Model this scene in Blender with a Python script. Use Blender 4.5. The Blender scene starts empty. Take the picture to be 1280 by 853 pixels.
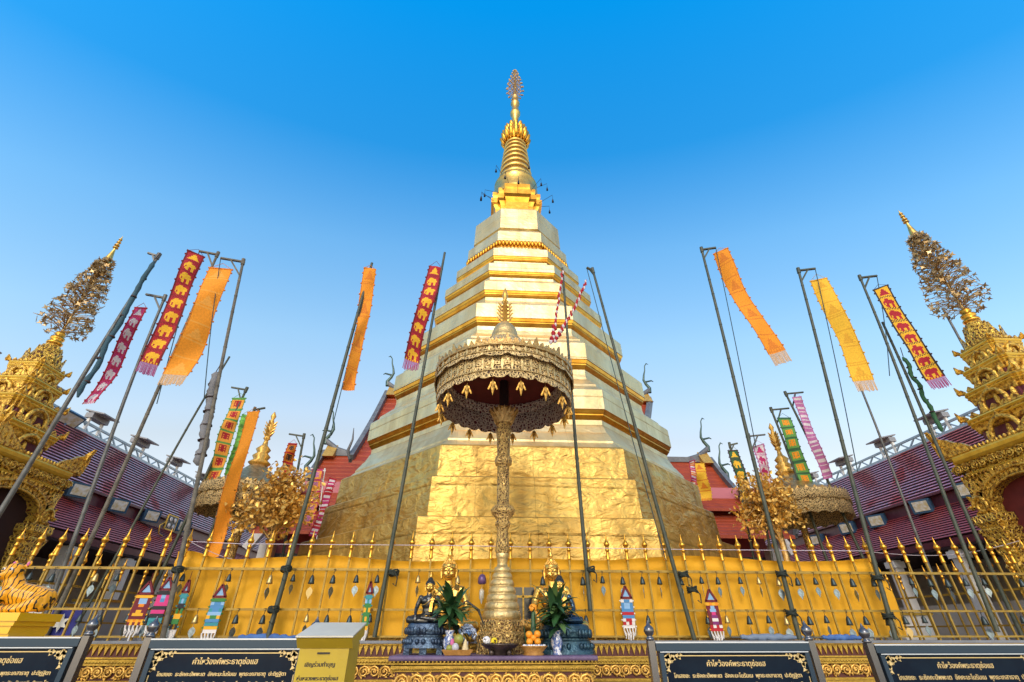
import bpy, bmesh, math, random
from mathutils import Vector, Matrix
random.seed(7)
R_ = math.radians
PI = math.pi
scene = bpy.context.scene
col = scene.collection

# ------------------------------------------------------------------ camera
F_PX, PITCH, YAW, EYE = 571.4, R_(32.62), R_(3.3), 1.5
_h = Vector((math.sin(YAW), math.cos(YAW), 0)); _r = Vector((math.cos(YAW), -math.sin(YAW), 0))
_f = _h*math.cos(PITCH) + Vector((0, 0, math.sin(PITCH)))
_u = -_h*math.sin(PITCH) + Vector((0, 0, math.cos(PITCH)))
cam = bpy.data.cameras.new('camera'); cam_o = bpy.data.objects.new('camera', cam); col.objects.link(cam_o)
cam.sensor_width = 36; cam.sensor_fit = 'HORIZONTAL'; cam.lens = 36*F_PX/1280
cam.clip_start = 0.05; cam.clip_end = 3000
cam_o.matrix_world = Matrix(((_r.x, _u.x, -_f.x, 0), (_r.y, _u.y, -_f.y, 0), (_r.z, _u.z, -_f.z, EYE), (0, 0, 0, 1)))
scene.camera = cam_o

# ------------------------------------------------------------------ sky, sun, exposure
SUN_EL, SUN_AZ = R_(34), R_(190)      # azimuth clockwise from +Y: behind the camera, a little to the left
world = bpy.data.worlds.new('World'); scene.world = world; world.use_nodes = True
wn = world.node_tree; wn.nodes.clear()
sky = wn.nodes.new('ShaderNodeTexSky'); sky.sky_type = 'NISHITA'; sky.sun_disc = False
sky.sun_elevation = SUN_EL; sky.sun_rotation = SUN_AZ
sky.altitude = 100; sky.air_density = 1.0; sky.dust_density = 0.6; sky.ozone_density = 1.5
# clear-air tint of the Nishita sky by elevation: deeper overhead, paler towards the horizon
tcw = wn.nodes.new('ShaderNodeTexCoord'); ramp = wn.nodes.new('ShaderNodeValToRGB')
dotn = wn.nodes.new('ShaderNodeVectorMath'); dotn.operation = 'DOT_PRODUCT'; dotn.inputs[1].default_value = (0, -.35, .9)
addn = wn.nodes.new('ShaderNodeMath'); addn.inputs[1].default_value = .2
els = ramp.color_ramp.elements
els[0].position = .10; els[0].color = (1.12, .80, .60, 1); els[1].position = 1.0; els[1].color = (.0, 1.08, 1.6, 1)
for pos, c in ((.19, (1.18, .88, .64)), (.23, (1.22, .99, .76)), (.38, (1.10, 1.2, 1.03)), (.56, (.72, 1.22, 1.26)), (.73, (.12, 1.0, 1.36)), (.91, (.01, 1.07, 1.56))):
    e = els.new(pos); e.color = (*c, 1)
mulw = wn.nodes.new('ShaderNodeMixRGB'); mulw.blend_type = 'MULTIPLY'; mulw.inputs[0].default_value = 1
bg = wn.nodes.new('ShaderNodeBackground'); bg.inputs['Strength'].default_value = 0.15
wo = wn.nodes.new('ShaderNodeOutputWorld')
wn.links.new(tcw.outputs['Generated'], dotn.inputs[0]); wn.links.new(dotn.outputs['Value'], addn.inputs[0]); wn.links.new(addn.outputs[0], ramp.inputs[0])
# the half of the sky on the sun's side is whiter and warmer
sepw = wn.nodes.new('ShaderNodeSeparateXYZ'); mrw = wn.nodes.new('ShaderNodeMapRange'); mrw.interpolation_type = 'SMOOTHSTEP'
mrw.inputs['From Min'].default_value = .22; mrw.inputs['From Max'].default_value = -.12
mixw = wn.nodes.new('ShaderNodeMixRGB'); mixw.inputs[2].default_value = (1.25, 1.0, .78, 1)
wn.links.new(tcw.outputs['Generated'], sepw.inputs[0]); wn.links.new(sepw.outputs['Y'], mrw.inputs['Value']); wn.links.new(mrw.outputs[0], mixw.inputs[0])
wn.links.new(ramp.outputs[0], mixw.inputs[1])
wn.links.new(sky.outputs[0], mulw.inputs[1]); wn.links.new(mixw.outputs[0], mulw.inputs[2])
wn.links.new(mulw.outputs[0], bg.inputs[0]); wn.links.new(bg.outputs[0], wo.inputs[0])
sl = bpy.data.lights.new('sun', 'SUN'); sl.energy = 0.6; sl.angle = R_(18); sl.color = (1, .94, .83)
so = bpy.data.objects.new('sun', sl); col.objects.link(so)
_d = Vector((math.sin(SUN_AZ)*math.cos(SUN_EL), math.cos(SUN_AZ)*math.cos(SUN_EL), math.sin(SUN_EL)))
so.rotation_euler = _d.to_track_quat('Z', 'Y').to_euler(); so.location = _d*60
vs = scene.view_settings
vs.view_transform = 'Standard'; vs.look = 'None'; vs.gamma = 1; vs.use_curve_mapping = False
vs.exposure = 1.0

# ------------------------------------------------------------------ helpers
def ray(px, py):
    return _r*((px-640)/F_PX) + _u*((426.5-py)/F_PX) + _f
def at(px, py, Y):
    d = ray(px, py); return d*(Y/d.y) + Vector((0, 0, EYE))
def atx(px, py, X):
    d = ray(px, py); return d*(X/d.x) + Vector((0, 0, EYE))

class MB:
    def __init__(s): s.v = []; s.f = []; s.m = []; s.sm = []
    def add(s, vs_, fs, mi=0, sm=False):
        o = len(s.v); s.v += [Vector(p) for p in vs_]
        for f in fs: s.f.append([i+o for i in f]); s.m.append(mi); s.sm.append(sm)
    def xf(s, M, start=0):
        for i in range(start, len(s.v)): s.v[i] = M @ s.v[i]
    def box(s, c, d, mi=0, rz=0, M=None, bev=0):
        x, y, z = d[0]/2, d[1]/2, d[2]/2
        ps = [Vector((a*x, b*y, e*z)) for e in (-1, 1) for a, b in ((-1, -1), (1, -1), (1, 1), (-1, 1))]
        T = Matrix.Translation(Vector(c)) @ (M if M is not None else Matrix.Rotation(rz, 4, 'Z'))
        s.add([T @ p for p in ps], [(3, 2, 1, 0), (4, 5, 6, 7), (0, 1, 5, 4), (1, 2, 6, 5), (2, 3, 7, 6), (3, 0, 4, 7)], mi)
    def bar(s, a, b, w, h=None, mi=0, up=(0, 0, 1)):
        a, b = Vector(a), Vector(b); h = h or w; d = (b-a).normalized(); up = Vector(up)
        if abs(d.dot(up)) > .97: up = Vector((0, 1, 0))
        x = d.cross(up).normalized(); y = x.cross(d)
        ps = [p + x*(i*w/2) + y*(j*h/2) for p in (a, b) for i, j in ((-1, -1), (1, -1), (1, 1), (-1, 1))]
        s.add(ps, [(0, 1, 2, 3), (7, 6, 5, 4), (0, 4, 5, 1), (1, 5, 6, 2), (2, 6, 7, 3), (3, 7, 4, 0)], mi)
    def tube(s, pts, r, n=8, mi=0, sm=True, cap=True):
        pts = [Vector(p) for p in pts]; k = len(pts)
        rs = r if isinstance(r, (list, tuple)) else [r]*k
        px = None; ring = []
        for i, p in enumerate(pts):
            d = (pts[min(i+1, k-1)] - pts[max(i-1, 0)]).normalized()
            if px is None:
                px = d.orthogonal().normalized()
            px = (px - d*px.dot(d)).normalized(); py = d.cross(px)
            ring.append([p + (px*math.cos(t) + py*math.sin(t))*rs[i] for t in [2*PI*j/n for j in range(n)]])
        vs_ = [q for rr in ring for q in rr]; fs = []
        for i in range(k-1):
            for j in range(n):
                fs.append((i*n+j, i*n+(j+1) % n, (i+1)*n+(j+1) % n, (i+1)*n+j))
        s.add(vs_, fs, mi, sm)
        if cap: s.add(ring[0], [tuple(range(n))[::-1]], mi); s.add(ring[-1], [tuple(range(n))], mi)
    def rings(s, rings, mi=0, sm=False, cap0=True, cap1=True):
        n = len(rings[0]); vs_ = [q for r in rings for q in r]; fs = []
        for i in range(len(rings)-1):
            for j in range(n): fs.append((i*n+j, i*n+(j+1) % n, (i+1)*n+(j+1) % n, (i+1)*n+j))
        s.add(vs_, fs, mi, sm)
        if cap0: s.add(rings[0], [tuple(range(n))[::-1]], mi)
        if cap1: s.add(rings[-1], [tuple(range(n))], mi)
    def lathe(s, prof, c=(0, 0, 0), n=24, mi=0, sm=True, a0=0, apothem=False):
        k = 1/math.cos(PI/n) if apothem else 1
        c = Vector(c)
        s.rings([[c + Vector((r*k*math.cos(a0+2*PI*j/n), r*k*math.sin(a0+2*PI*j/n), z)) for j in range(n)] for r, z in prof], mi, sm)
    def octa(s, prof, c, mi=0): s.lathe(prof, c, 8, mi, False, PI/8, True)
    def poly(s, outline, prof, c=(0, 0, 0), mi=0):          # outline scaled by b, levels z
        c = Vector(c)
        s.rings([[c + Vector((x*b, y*b, z)) for x, y in outline] for b, z in prof], mi)
    def prism(s, pts, ext, mi=0):                           # planar outline extruded along ext
        pts = [Vector(p) for p in pts]; e = Vector(ext); n = len(pts)
        s.add(pts + [p+e for p in pts], [tuple(range(n))[::-1], tuple(range(n, 2*n))] + [(i, (i+1) % n, n+(i+1) % n, n+i) for i in range(n)], mi)
    def ell(s, c, r, mi=0, n=12, k=8, M=None, sm=True):
        c = Vector(c); r = (r, r, r) if not hasattr(r, '__len__') else r
        T = M or Matrix.Identity(4)
        ringl = []
        for i in range(1, k):
            t = PI*i/k
            ringl.append([c + T @ Vector((r[0]*math.sin(t)*math.cos(2*PI*j/n), r[1]*math.sin(t)*math.sin(2*PI*j/n), -r[2]*math.cos(t))) for j in range(n)])
        o = len(s.v)
        s.rings(ringl, mi, sm, False, False)
        s.add([c + T @ Vector((0, 0, -r[2]))] + ringl[0], [(0, 1+(j+1) % n, 1+j) for j in range(n)], mi, sm)
        s.add([c + T @ Vector((0, 0, r[2]))] + ringl[-1], [(0, 1+j, 1+(j+1) % n) for j in range(n)], mi, sm)
    def quad(s, a, b, c, d, mi=0): s.add([a, b, c, d], [(0, 1, 2, 3)], mi)
    def build(s, name, mats, parent=None, loc=None, weld=False):
        me = bpy.data.meshes.new(name)
        off = Vector(loc) if loc is not None else Vector((0, 0, 0))
        if parent is not None and loc is None: off = worldloc(parent)
        me.from_pydata([tuple(p-off) for p in s.v], [], s.f)
        mats = mats if isinstance(mats, (list, tuple)) else [mats]
        for m in mats: me.materials.append(m)
        me.polygons.foreach_set('material_index', s.m); me.polygons.foreach_set('use_smooth', s.sm)
        bm = bmesh.new(); bm.from_mesh(me)
        if weld: bmesh.ops.remove_doubles(bm, verts=bm.verts, dist=1e-4)
        bmesh.ops.recalc_face_normals(bm, faces=bm.faces); bm.to_mesh(me); bm.free()
        me.update()
        o = bpy.data.objects.new(name, me); col.objects.link(o)
        if parent is not None: o.parent = parent
        elif loc is not None: o.location = loc
        return o
def worldloc(o):
    v = Vector((0, 0, 0))
    while o is not None: v += Vector(o.location); o = o.parent
    return v
def tag(o, label=None, cat=None, group=None, kind=None):
    if label: o['label'] = label
    if cat: o['category'] = cat
    if group: o['group'] = group
    if kind: o['kind'] = kind
    return o
def thing(name, label, cat, loc=(0, 0, 0), group=None, rz=0):
    o = bpy.data.objects.new(name, None); col.objects.link(o); o.location = loc; o.rotation_euler.z = rz
    o.empty_display_size = .2
    return tag(o, label, cat, group)
def copy_tree(o, loc=None, parent=None, rz=None, scale=None):
    c = o.copy(); col.objects.link(c)
    if parent is not None: c.parent = parent
    if loc is not None: c.location = loc
    if rz is not None: c.rotation_euler.z = rz
    if scale is not None: c.scale = scale
    for ch in list(o.children): copy_tree(ch, None, c)
    return c

# ------------------------------------------------------------------ materials
MATS = {}
def mat(name, colr, rough=.5, metal=0., col2=None, vscale=6., vdetail=4, bump=0., bscale=20., bstretch=(1, 1, 1), cov=(.35, .65), rough2=None, spec=.5, coat=0., sheen=0.):
    m = bpy.data.materials.new(name); m.use_nodes = True; nt = m.node_tree; p = nt.nodes['Principled BSDF']
    p.inputs['Base Color'].default_value = (*colr, 1); p.inputs['Roughness'].default_value = rough
    p.inputs['Metallic'].default_value = metal; p.inputs['Specular IOR Level'].default_value = spec
    if coat: p.inputs['Coat Weight'].default_value = coat
    tc = nt.nodes.new('ShaderNodeTexCoord')
    if col2:
        n = nt.nodes.new('ShaderNodeTexNoise'); n.inputs['Scale'].default_value = vscale; n.inputs['Detail'].default_value = vdetail
        n.inputs['Roughness'].default_value = .6
        r = nt.nodes.new('ShaderNodeValToRGB'); r.color_ramp.elements[0].color = (*col2, 1); r.color_ramp.elements[1].color = (*colr, 1)
        r.color_ramp.elements[0].position, r.color_ramp.elements[1].position = cov
        nt.links.new(tc.outputs['Object'], n.inputs['Vector']); nt.links.new(n.outputs['Fac'], r.inputs[0]); nt.links.new(r.outputs[0], p.inputs['Base Color'])
        if rough2 is not None:
            mr = nt.nodes.new('ShaderNodeMapRange'); mr.inputs['From Min'].default_value = cov[0]; mr.inputs['From Max'].default_value = cov[1]
            mr.inputs['To Min'].default_value = rough2; mr.inputs['To Max'].default_value = rough
            nt.links.new(n.outputs['Fac'], mr.inputs['Value']); nt.links.new(mr.outputs[0], p.inputs['Roughness'])
    if bump:
        mp = nt.nodes.new('ShaderNodeMapping'); mp.inputs['Scale'].default_value = bstretch
        n2 = nt.nodes.new('ShaderNodeTexNoise'); n2.inputs['Scale'].default_value = bscale; n2.inputs['Detail'].default_value = 5
        b = nt.nodes.new('ShaderNodeBump'); b.inputs['Strength'].default_value = bump; b.inputs['Distance'].default_value = .05
        nt.links.new(tc.outputs['Object'], mp.inputs[0]); nt.links.new(mp.outputs[0], n2.inputs['Vector']); nt.links.new(n2.outputs['Fac'], b.inputs['Height']); nt.links.new(b.outputs[0], p.inputs['Normal'])
    MATS[name] = m
    return m
def filigree(name, hi, lo, scale, metal=.8, rough=.35, bump=.8, thr=(.30, .52), kind='F1'):
    """carved gilded relief: raised scrolls in gold over a recessed ground"""
    m = bpy.data.materials.new(name); m.use_nodes = True; nt = m.node_tree; p = nt.nodes['Principled BSDF']
    tc = nt.nodes.new('ShaderNodeTexCoord')
    nz = nt.nodes.new('ShaderNodeTexNoise'); nz.inputs['Scale'].default_value = scale*.55; nz.inputs['Detail'].default_value = 2
    mx = nt.nodes.new('ShaderNodeMixRGB'); mx.blend_type = 'ADD'; mx.inputs[0].default_value = .25/scale*3
    v = nt.nodes.new('ShaderNodeTexVoronoi'); v.feature = 'DISTANCE_TO_EDGE'; v.inputs['Scale'].default_value = scale
    v2 = nt.nodes.new('ShaderNodeTexVoronoi'); v2.feature = 'F1'; v2.inputs['Scale'].default_value = scale*1.9
    nt.links.new(tc.outputs['Object'], nz.inputs['Vector']); nt.links.new(tc.outputs['Object'], mx.inputs[1]); nt.links.new(nz.outputs['Color'], mx.inputs[2])
    nt.links.new(mx.outputs[0], v.inputs['Vector']); nt.links.new(mx.outputs[0], v2.inputs['Vector'])
    # sine rings of the cell distance give scroll-like lines
    mu = nt.nodes.new('ShaderNodeMath'); mu.operation = 'MULTIPLY'; mu.inputs[1].default_value = 17
    sn = nt.nodes.new('ShaderNodeMath'); sn.operation = 'SINE'
    ad = nt.nodes.new('ShaderNodeMath'); ad.operation = 'MULTIPLY_ADD'; ad.inputs[1].default_value = .5; ad.inputs[2].default_value = .5
    nt.links.new(v.outputs['Distance'], mu.inputs[0]); nt.links.new(mu.outputs[0], sn.inputs[0]); nt.links.new(sn.outputs[0], ad.inputs[0])
    sb = nt.nodes.new('ShaderNodeMath'); sb.operation = 'SUBTRACT'
    mu2 = nt.nodes.new('ShaderNodeMath'); mu2.operation = 'MULTIPLY'; mu2.inputs[1].default_value = .45
    nt.links.new(v2.outputs['Distance'], mu2.inputs[0]); nt.links.new(ad.outputs[0], sb.inputs[0]); nt.links.new(mu2.outputs[0], sb.inputs[1])
    rp = nt.nodes.new('ShaderNodeValToRGB'); rp.color_ramp.elements[0].position, rp.color_ramp.elements[1].position = thr
    rp.color_ramp.elements[0].color = (*lo, 1); rp.color_ramp.elements[1].color = (*hi, 1)
    nt.links.new(sb.outputs[0], rp.inputs[0]); nt.links.new(rp.outputs[0], p.inputs['Base Color'])
    mr = nt.nodes.new('ShaderNodeMapRange'); mr.inputs['From Min'].default_value, mr.inputs['From Max'].default_value = thr
    mr.inputs['To Min'].default_value = .15; mr.inputs['To Max'].default_value = metal
    nt.links.new(sb.outputs[0], mr.inputs['Value']); nt.links.new(mr.outputs[0], p.inputs['Metallic'])
    p.inputs['Roughness'].default_value = rough
    b = nt.nodes.new('ShaderNodeBump'); b.inputs['Strength'].default_value = bump; b.inputs['Distance'].default_value = .25/scale
    nt.links.new(sb.outputs[0], b.inputs['Height']); nt.links.new(b.outputs[0], p.inputs['Normal'])
    MATS[name] = m
    return m
def sheet_gold(name, c1, c2, rough, dent, dscale, seam, rough2=None, metal=.85, wrinkle=.6, pw=1.3, streak=.35):
    """gilded copper sheets: dents, wrinkles, seams between the sheets, streaks of tarnish"""
    m = mat(name, c1, rough, metal, c2, .9, 6, cov=(.3, .7), rough2=rough2); nt = m.node_tree; p = nt.nodes['Principled BSDF']
    L = nt.links.new; N = nt.nodes.new
    tc = nt.nodes['Texture Coordinate']
    def noise(scale, detail, stretch=(1, 1, 1), dist=0.):
        mp = N('ShaderNodeMapping'); mp.inputs['Scale'].default_value = stretch
        n = N('ShaderNodeTexNoise'); n.inputs['Scale'].default_value = scale; n.inputs['Detail'].default_value = detail; n.inputs['Distortion'].default_value = dist
        L(tc.outputs['Object'], mp.inputs[0]); L(mp.outputs[0], n.inputs['Vector']); return n.outputs['Fac']
    def bump(h, st, dist, prev=None):
        b = N('ShaderNodeBump'); b.inputs['Strength'].default_value = st; b.inputs['Distance'].default_value = dist; L(h, b.inputs['Height'])
        if prev is not None: L(prev, b.inputs['Normal'])
        return b.outputs[0]
    def band(direction, scale, w):
        wv = N('ShaderNodeTexWave'); wv.wave_type = 'BANDS'; wv.bands_direction = direction; wv.wave_profile = 'SAW'
        wv.inputs['Scale'].default_value = scale; wv.inputs['Distortion'].default_value = .3; wv.inputs['Detail Scale'].default_value = .8
        rp = N('ShaderNodeValToRGB'); rp.color_ramp.elements[0].position = 0; rp.color_ramp.elements[1].position = w
        L(tc.outputs['Object'], wv.inputs['Vector']); L(wv.outputs['Fac'], rp.inputs[0]); return rp.outputs[0]
    o = bump(noise(dscale, 2, (1, 1, 1.4), .6), dent, .14)
    o = bump(noise(dscale*3.1, 4, (1, 1, 1.7), 1.2), wrinkle, .045, o)
    o = bump(noise(dscale*11, 2), wrinkle*.6, .010, o)
    sz = band('Z', seam, .05); sx = band('X', .314/pw, .012)
    o = bump(sz, .55, .02, o); o = bump(sx, .4, .012, o)
    L(o, p.inputs['Normal'])
    # tarnish: vertical streaks and dark seam lines
    st = noise(2.6, 5, (1, 1, .16)); rp = N('ShaderNodeValToRGB'); rp.color_ramp.elements[0].position = .30; rp.color_ramp.elements[1].position = .60
    k = 1-streak; rp.color_ramp.elements[0].color = (k, k*.93, k*.86, 1); L(st, rp.inputs[0])
    src = p.inputs['Base Color'].links[0].from_socket
    m1 = N('ShaderNodeMixRGB'); m1.blend_type = 'MULTIPLY'; m1.inputs[0].default_value = 1; L(src, m1.inputs[1]); L(rp.outputs[0], m1.inputs[2])
    m2 = N('ShaderNodeMixRGB'); m2.blend_type = 'MULTIPLY'; m2.inputs[0].default_value = .35; L(m1.outputs[0], m2.inputs[1]); L(sz, m2.inputs[2])
    m3 = N('ShaderNodeMixRGB'); m3.blend_type = 'MULTIPLY'; m3.inputs[0].default_value = .35; L(m2.outputs[0], m3.inputs[1]); L(sx, m3.inputs[2])
    L(m3.outputs[0], p.inputs['Base Color'])
    return m

GOLD = (.83, .52, .12)
g_base = sheet_gold('gilded_sheet_dented', (.84, .58, .15), (.64, .41, .11), .37, .9, 1.0, .30, .5, metal=.8, wrinkle=1.0, streak=.35)
g_tier = sheet_gold('gilded_sheet_pale', (.85, .73, .42), (.76, .60, .28), .40, .24, 1.3, .42, .48, metal=.76, wrinkle=.22, pw=.9, streak=.22)
g_mold = mat('gilded_moulding', (.8, .44, .06), .28, .9, (.6, .28, .03), 3, bump=.1, bscale=4)
g_spire = mat('gilded_spire', (.88, .6, .16), .33, .9, (.7, .42, .1), 3, bump=.25, bscale=6)
g_paint = mat('gold_paint', (.54, .35, .05), .36, .5, (.40, .245, .035), 9, bump=.15, bscale=30)
g_leaf = mat('gold_leaf', (.84, .52, .12), .35, .55, (.6, .34, .07), 14)
g_statue = mat('statue_gold', (.86, .55, .13), .27, .9, (.72, .42, .09), 5, bump=.1, bscale=12)
g_carve = filigree('carved_gold_on_maroon', (.86, .56, .12), (.10, .022, .012), 9.)
g_carve_fine = filigree('fine_carved_gold', (.74, .50, .17), (.12, .05, .015), 24., thr=(.25, .45))
g_gate = filigree('carved_gate_gold', (.9, .60, .10), (.13, .04, .010), 12., metal=.6, thr=(.24, .44), bump=1.)
lace = filigree('brass_lace', (.84, .63, .29), (.06, .026, .010), 19., metal=.45, rough=.42, thr=(.26, .42))
lace_in = filigree('brass_lace_inside', (.98, .88, .72), (.16, .02, .025), 17., metal=.25, rough=.5, thr=(.3, .5))
brass = mat('aged_brass', (.70, .49, .2), .38, .8, (.38, .23, .08), 12, bump=.3, bscale=30)
maroon = mat('maroon_cloth', (.17, .022, .022), .8, col2=(.12, .015, .016), vscale=4)
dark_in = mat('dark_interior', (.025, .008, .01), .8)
purple_paint = mat('purple_red_paint', (.14, .03, .045), .45, col2=(.1, .02, .03))
red_paint = mat('red_paint', (.42, .05, .025), .5, col2=(.3, .03, .02), vscale=5)
steel = mat('stainless_steel', (.17, .18, .20), .24, .9)
grey_metal = mat('grey_pipe', (.15, .16, .155), .5, .4, (.09, .09, .085), 8)
green_pole = mat('dark_green_pole', (.035, .05, .035), .5, .1, (.075, .085, .06), 6)
bamboo = mat('weathered_bamboo', (.17, .155, .12), .7, 0, (.08, .075, .06), 7, bump=.2)
black = mat('black_metal', (.02, .02, .022), .4, .3)
bronze = mat('dark_bronze', (.055, .065, .075), .28, .85, (.10, .10, .09), 8, bump=.15, bscale=20)
white_paint = mat('white_paint', (.78, .78, .76), .5, col2=(.66, .66, .64), vscale=2)
grey_wall = mat('grey_plaster', (.48, .45, .41), .85, col2=(.38, .35, .32), vscale=1.5, bump=.15)
# ------------------------------------------------------------------ setting: ground
def paving():
    m = bpy.data.materials.new('paving'); m.use_nodes = True; nt = m.node_tree; p = nt.nodes['Principled BSDF']
    tc = nt.nodes.new('ShaderNodeTexCoord'); b = nt.nodes.new('ShaderNodeTexBrick')
    b.inputs['Scale'].default_value = 1; b.inputs['Color1'].default_value = (.30, .20, .15, 1); b.inputs['Color2'].default_value = (.25, .17, .13, 1)
    b.inputs['Mortar'].default_value = (.12, .1, .09, 1); b.inputs['Mortar Size'].default_value = .008; b.offset = 0
    b.inputs['Brick Width'].default_value = .4; b.inputs['Row Height'].default_value = .4
    nt.links.new(tc.outputs['Object'], b.inputs['Vector']); nt.links.new(b.outputs[0], p.inputs['Base Color']); p.inputs['Roughness'].default_value = .6
    return m
g = MB(); g.quad((-400, -400, 0), (400, -400, 0), (400, 600, 0), (-400, 600, 0))
tag(g.build('ground', paving()), kind='structure')
g = MB(); g.box((1.1, 17.6, .6), (17.3, 17.9, 1.2))
tag(g.build('terrace', mat('terrace_stone', (.34, .3, .26), .7, col2=(.26, .22, .19), vscale=2)), kind='structure')

# ------------------------------------------------------------------ chedi
CX, CY = 1.08, 15.46
chedi = thing('golden_pagoda', 'tall octagonal gilded pagoda with stepped tiers and slender ringed spire', 'pagoda', (CX, CY, 0))
C0 = (CX, CY, 0)
def oct_part(name, prof, m, parent=chedi):
    b = MB(); b.octa(prof, C0); return b.build(name, m, parent, loc=C0 if parent is chedi else None)
def P_(b, name, m, parent=chedi):
    return b.build(name, m, parent, loc=None)
b = MB(); b.octa([(6.5, .9), (6.5, 1.9), (6.2, 1.95), (6.2, 2.3), (5.85, 2.35), (5.80, 3.47), (5.74, 3.50)], C0); P_(b, 'base_step', g_base)
b = MB(); b.octa([(5.46, 3.49), (5.41, 4.38), (5.36, 4.42)], C0); P_(b, 'base_step', g_base)
b = MB(); b.octa([(5.2, 4.41), (5.17, 5.17), (5.10, 5.23)], C0); P_(b, 'base_step', g_base)
b = MB(); b.octa([(5.06, 5.2), (4.86, 5.42), (4.86, 5.47), (4.70, 5.72), (4.66, 5.76), (4.56, 5.98), (4.53, 6.02), (4.53, 6.3)], C0); P_(b, 'sloping_course', g_tier)
# seven tiers: (apothem, block bottom, block top, next neck apothem, next neck z)
tiers = [(4.69, 6.40, 7.00, 4.05, 7.75), (4.19, 8.19, 8.78, 3.58, 9.50), (3.72, 9.91, 10.48, 3.07, 11.06), (3.19, 11.44, 11.86, 2.77, 12.24),
         (2.89, 12.57, 12.97, 2.41, 13.34), (2.52, 13.67, 14.09, 2.02, 14.46), (2.12, 14.87, 15.43, 1.80, 15.78)]
zprev = 6.02
for i, (a, z0, z1, an, zn) in enumerate(tiers):
    b = MB()
    b.octa([(a, z0), (a-.012, z1-.04), (a-.04, z1), (a-(a-an)*.35, z1+(zn-z1)*.22), (a-(a-an)*.38, z1+(zn-z1)*.32), (an+.10, z1+(zn-z1)*.72), (an+.04, z1+(zn-z1)*.76), (an, zn), (an, tiers[i+1][1]-.05 if i < 6 else zn)], C0)
    t = P_(b, 'tier', g_tier)
    h = (z0-zprev)*.62; zprev = z0-h; ap = (4.53 if i == 0 else tiers[i-1][3])
    b = MB()
    if i < 6:
        b.octa([(ap+.005, zprev-.01), (ap+.03, zprev+h*.12), (ap+(a-ap)*.52, zprev+h*.40), (ap+(a-ap)*.55, zprev+h*.52), (ap+(a-ap)*.62, zprev+h*.58), (ap+(a-ap)*.66, zprev+h*.62), (a-.02, zprev+h*.95), (a-.004, z0+.01)], C0)
    else:
        b.octa([(ap+.005, zprev-.01), (ap+.05, zprev+h*.35), (ap+.06, zprev+h*.55), (a-.03, zprev+h*.78), (a-.004, z0+.01)], C0)
        for k in range(8):                                    # row of lotus petals under the top tier
            A = PI/8+k*PI/4; r = (ap+.10)/math.cos(PI/8)
            p0 = Vector((CX+r*math.cos(A), CY+r*math.sin(A), 0)); p1 = Vector((CX+r*math.cos(A+PI/4), CY+r*math.sin(A+PI/4), 0))
            for q in range(12):
                c = p0.lerp(p1, (q+.5)/12); b.ell((c.x, c.y, zprev+h*.5), (.075, .075, .13), n=6, k=5)
    b.build('moulding', g_mold, t, loc=C0)
    zprev = zn
b = MB(); b.octa([(1.81, 15.79), (1.90, 15.82), (1.88, 16.45), (1.86, 17.02), (1.78, 17.14), (1.2, 17.30), (1.2, 17.5)], C0); P_(b, 'upper_drum', g_tier)
# redented square below the bell
def redent(n=2, s=.16):
    # plus-shaped redented square, unit half width
    pts = []
    w = [1-s*k for k in range(n+1)]
    q = []
    for k in range(n+1): 
        q.append((w[k], 1-s*(n-k)))
        if k < n: q.append((w[k+1], 1-s*(n-k)))
    # q runs from (1, 1-s n) to (1-s n, 1)
    for r in range(4):
        for x, y in q:
            for _ in range(r): x, y = -y, x
            pts.append((x, y))
    return pts
RD = redent(2, .24)
b = MB(); b.poly(RD, [(.98, 17.2), (.98, 17.62), (1.06, 17.75), (1.06, 17.9), (1.0, 18.0), (1.0, 18.5), (1.1, 18.75), (1.22, 18.85), (1.22, 19.15), (1.1, 19.2), (1.16, 19.36), (1.16, 19.6), (.9, 19.7)], C0)
P_(b, 'square_throne', g_mold)
b = MB(); b.lathe([(1.14, 19.5), (1.16, 19.7), (1.13, 19.8), (1.11, 20.2), (1.06, 20.6), (1.09, 20.66), (1.06, 20.74), (.95, 20.9), (.97, 20.98), (.86, 21.1)], C0, 40); P_(b, 'bell_dome', g_spire)
rz = 21.05
for k in range(8):
    t = k/7; r = .86*(1-t)+.58*t; h = .48*(1-t)+.34*t
    b = MB(); b.lathe([(r-.15, rz), (r-.02, rz+.05), (r+.02, rz+h*.3), (r-.0, rz+h*.55), (r-.12, rz+h*.80), (r-.16, rz+h+.03)], C0, 32); P_(b, 'spire_ring', g_spire)
    rz += h
b = MB(); b.lathe([(.5, rz-.05), (.62, rz+.1), (.58, rz+.9), (.42, rz+1.5), (.24, rz+1.9), (.17, rz+2.0)], C0, 24)
for row, (r, z, n) in enumerate(((.72, rz+.25, 16), (.62, rz+.75, 14), (.46, rz+1.25, 12))):
    for k in range(n):
        A = 2*PI*(k+.5*(row % 2))/n
        M = Matrix.Rotation(A, 4, 'Z') @ Matrix.Rotation(R_(24), 4, 'Y')
        b.ell((CX+r*math.cos(A), CY+r*math.sin(A), z), (.10, .14, .32), n=6, k=6, M=M)
P_(b, 'lotus_crown', g_mold)
zc = rz+1.95
b = MB(); b.lathe([(.16, zc), (.19, zc+.3), (.20, zc+.8), (.29, zc+.95), (.3, zc+1.1), (.21, zc+1.25), (.2, zc+1.9), (.27, zc+2.05), (.25, zc+2.2), (.06, zc+2.3), (.05, zc+2.9)], C0, 20)
P_(b, 'spire_shaft', g_spire)
zf = zc+2.6
b = MB(); b.tube([(CX, CY, zf), (CX, CY, 32.1)], [.07, .02], 8)
b.lathe([(.03, zf), (.2, zf+.15), (.12, zf+.45), (.04, zf+.6)], C0, 12); b.ell((CX, CY, 32.15), .11)
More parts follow.
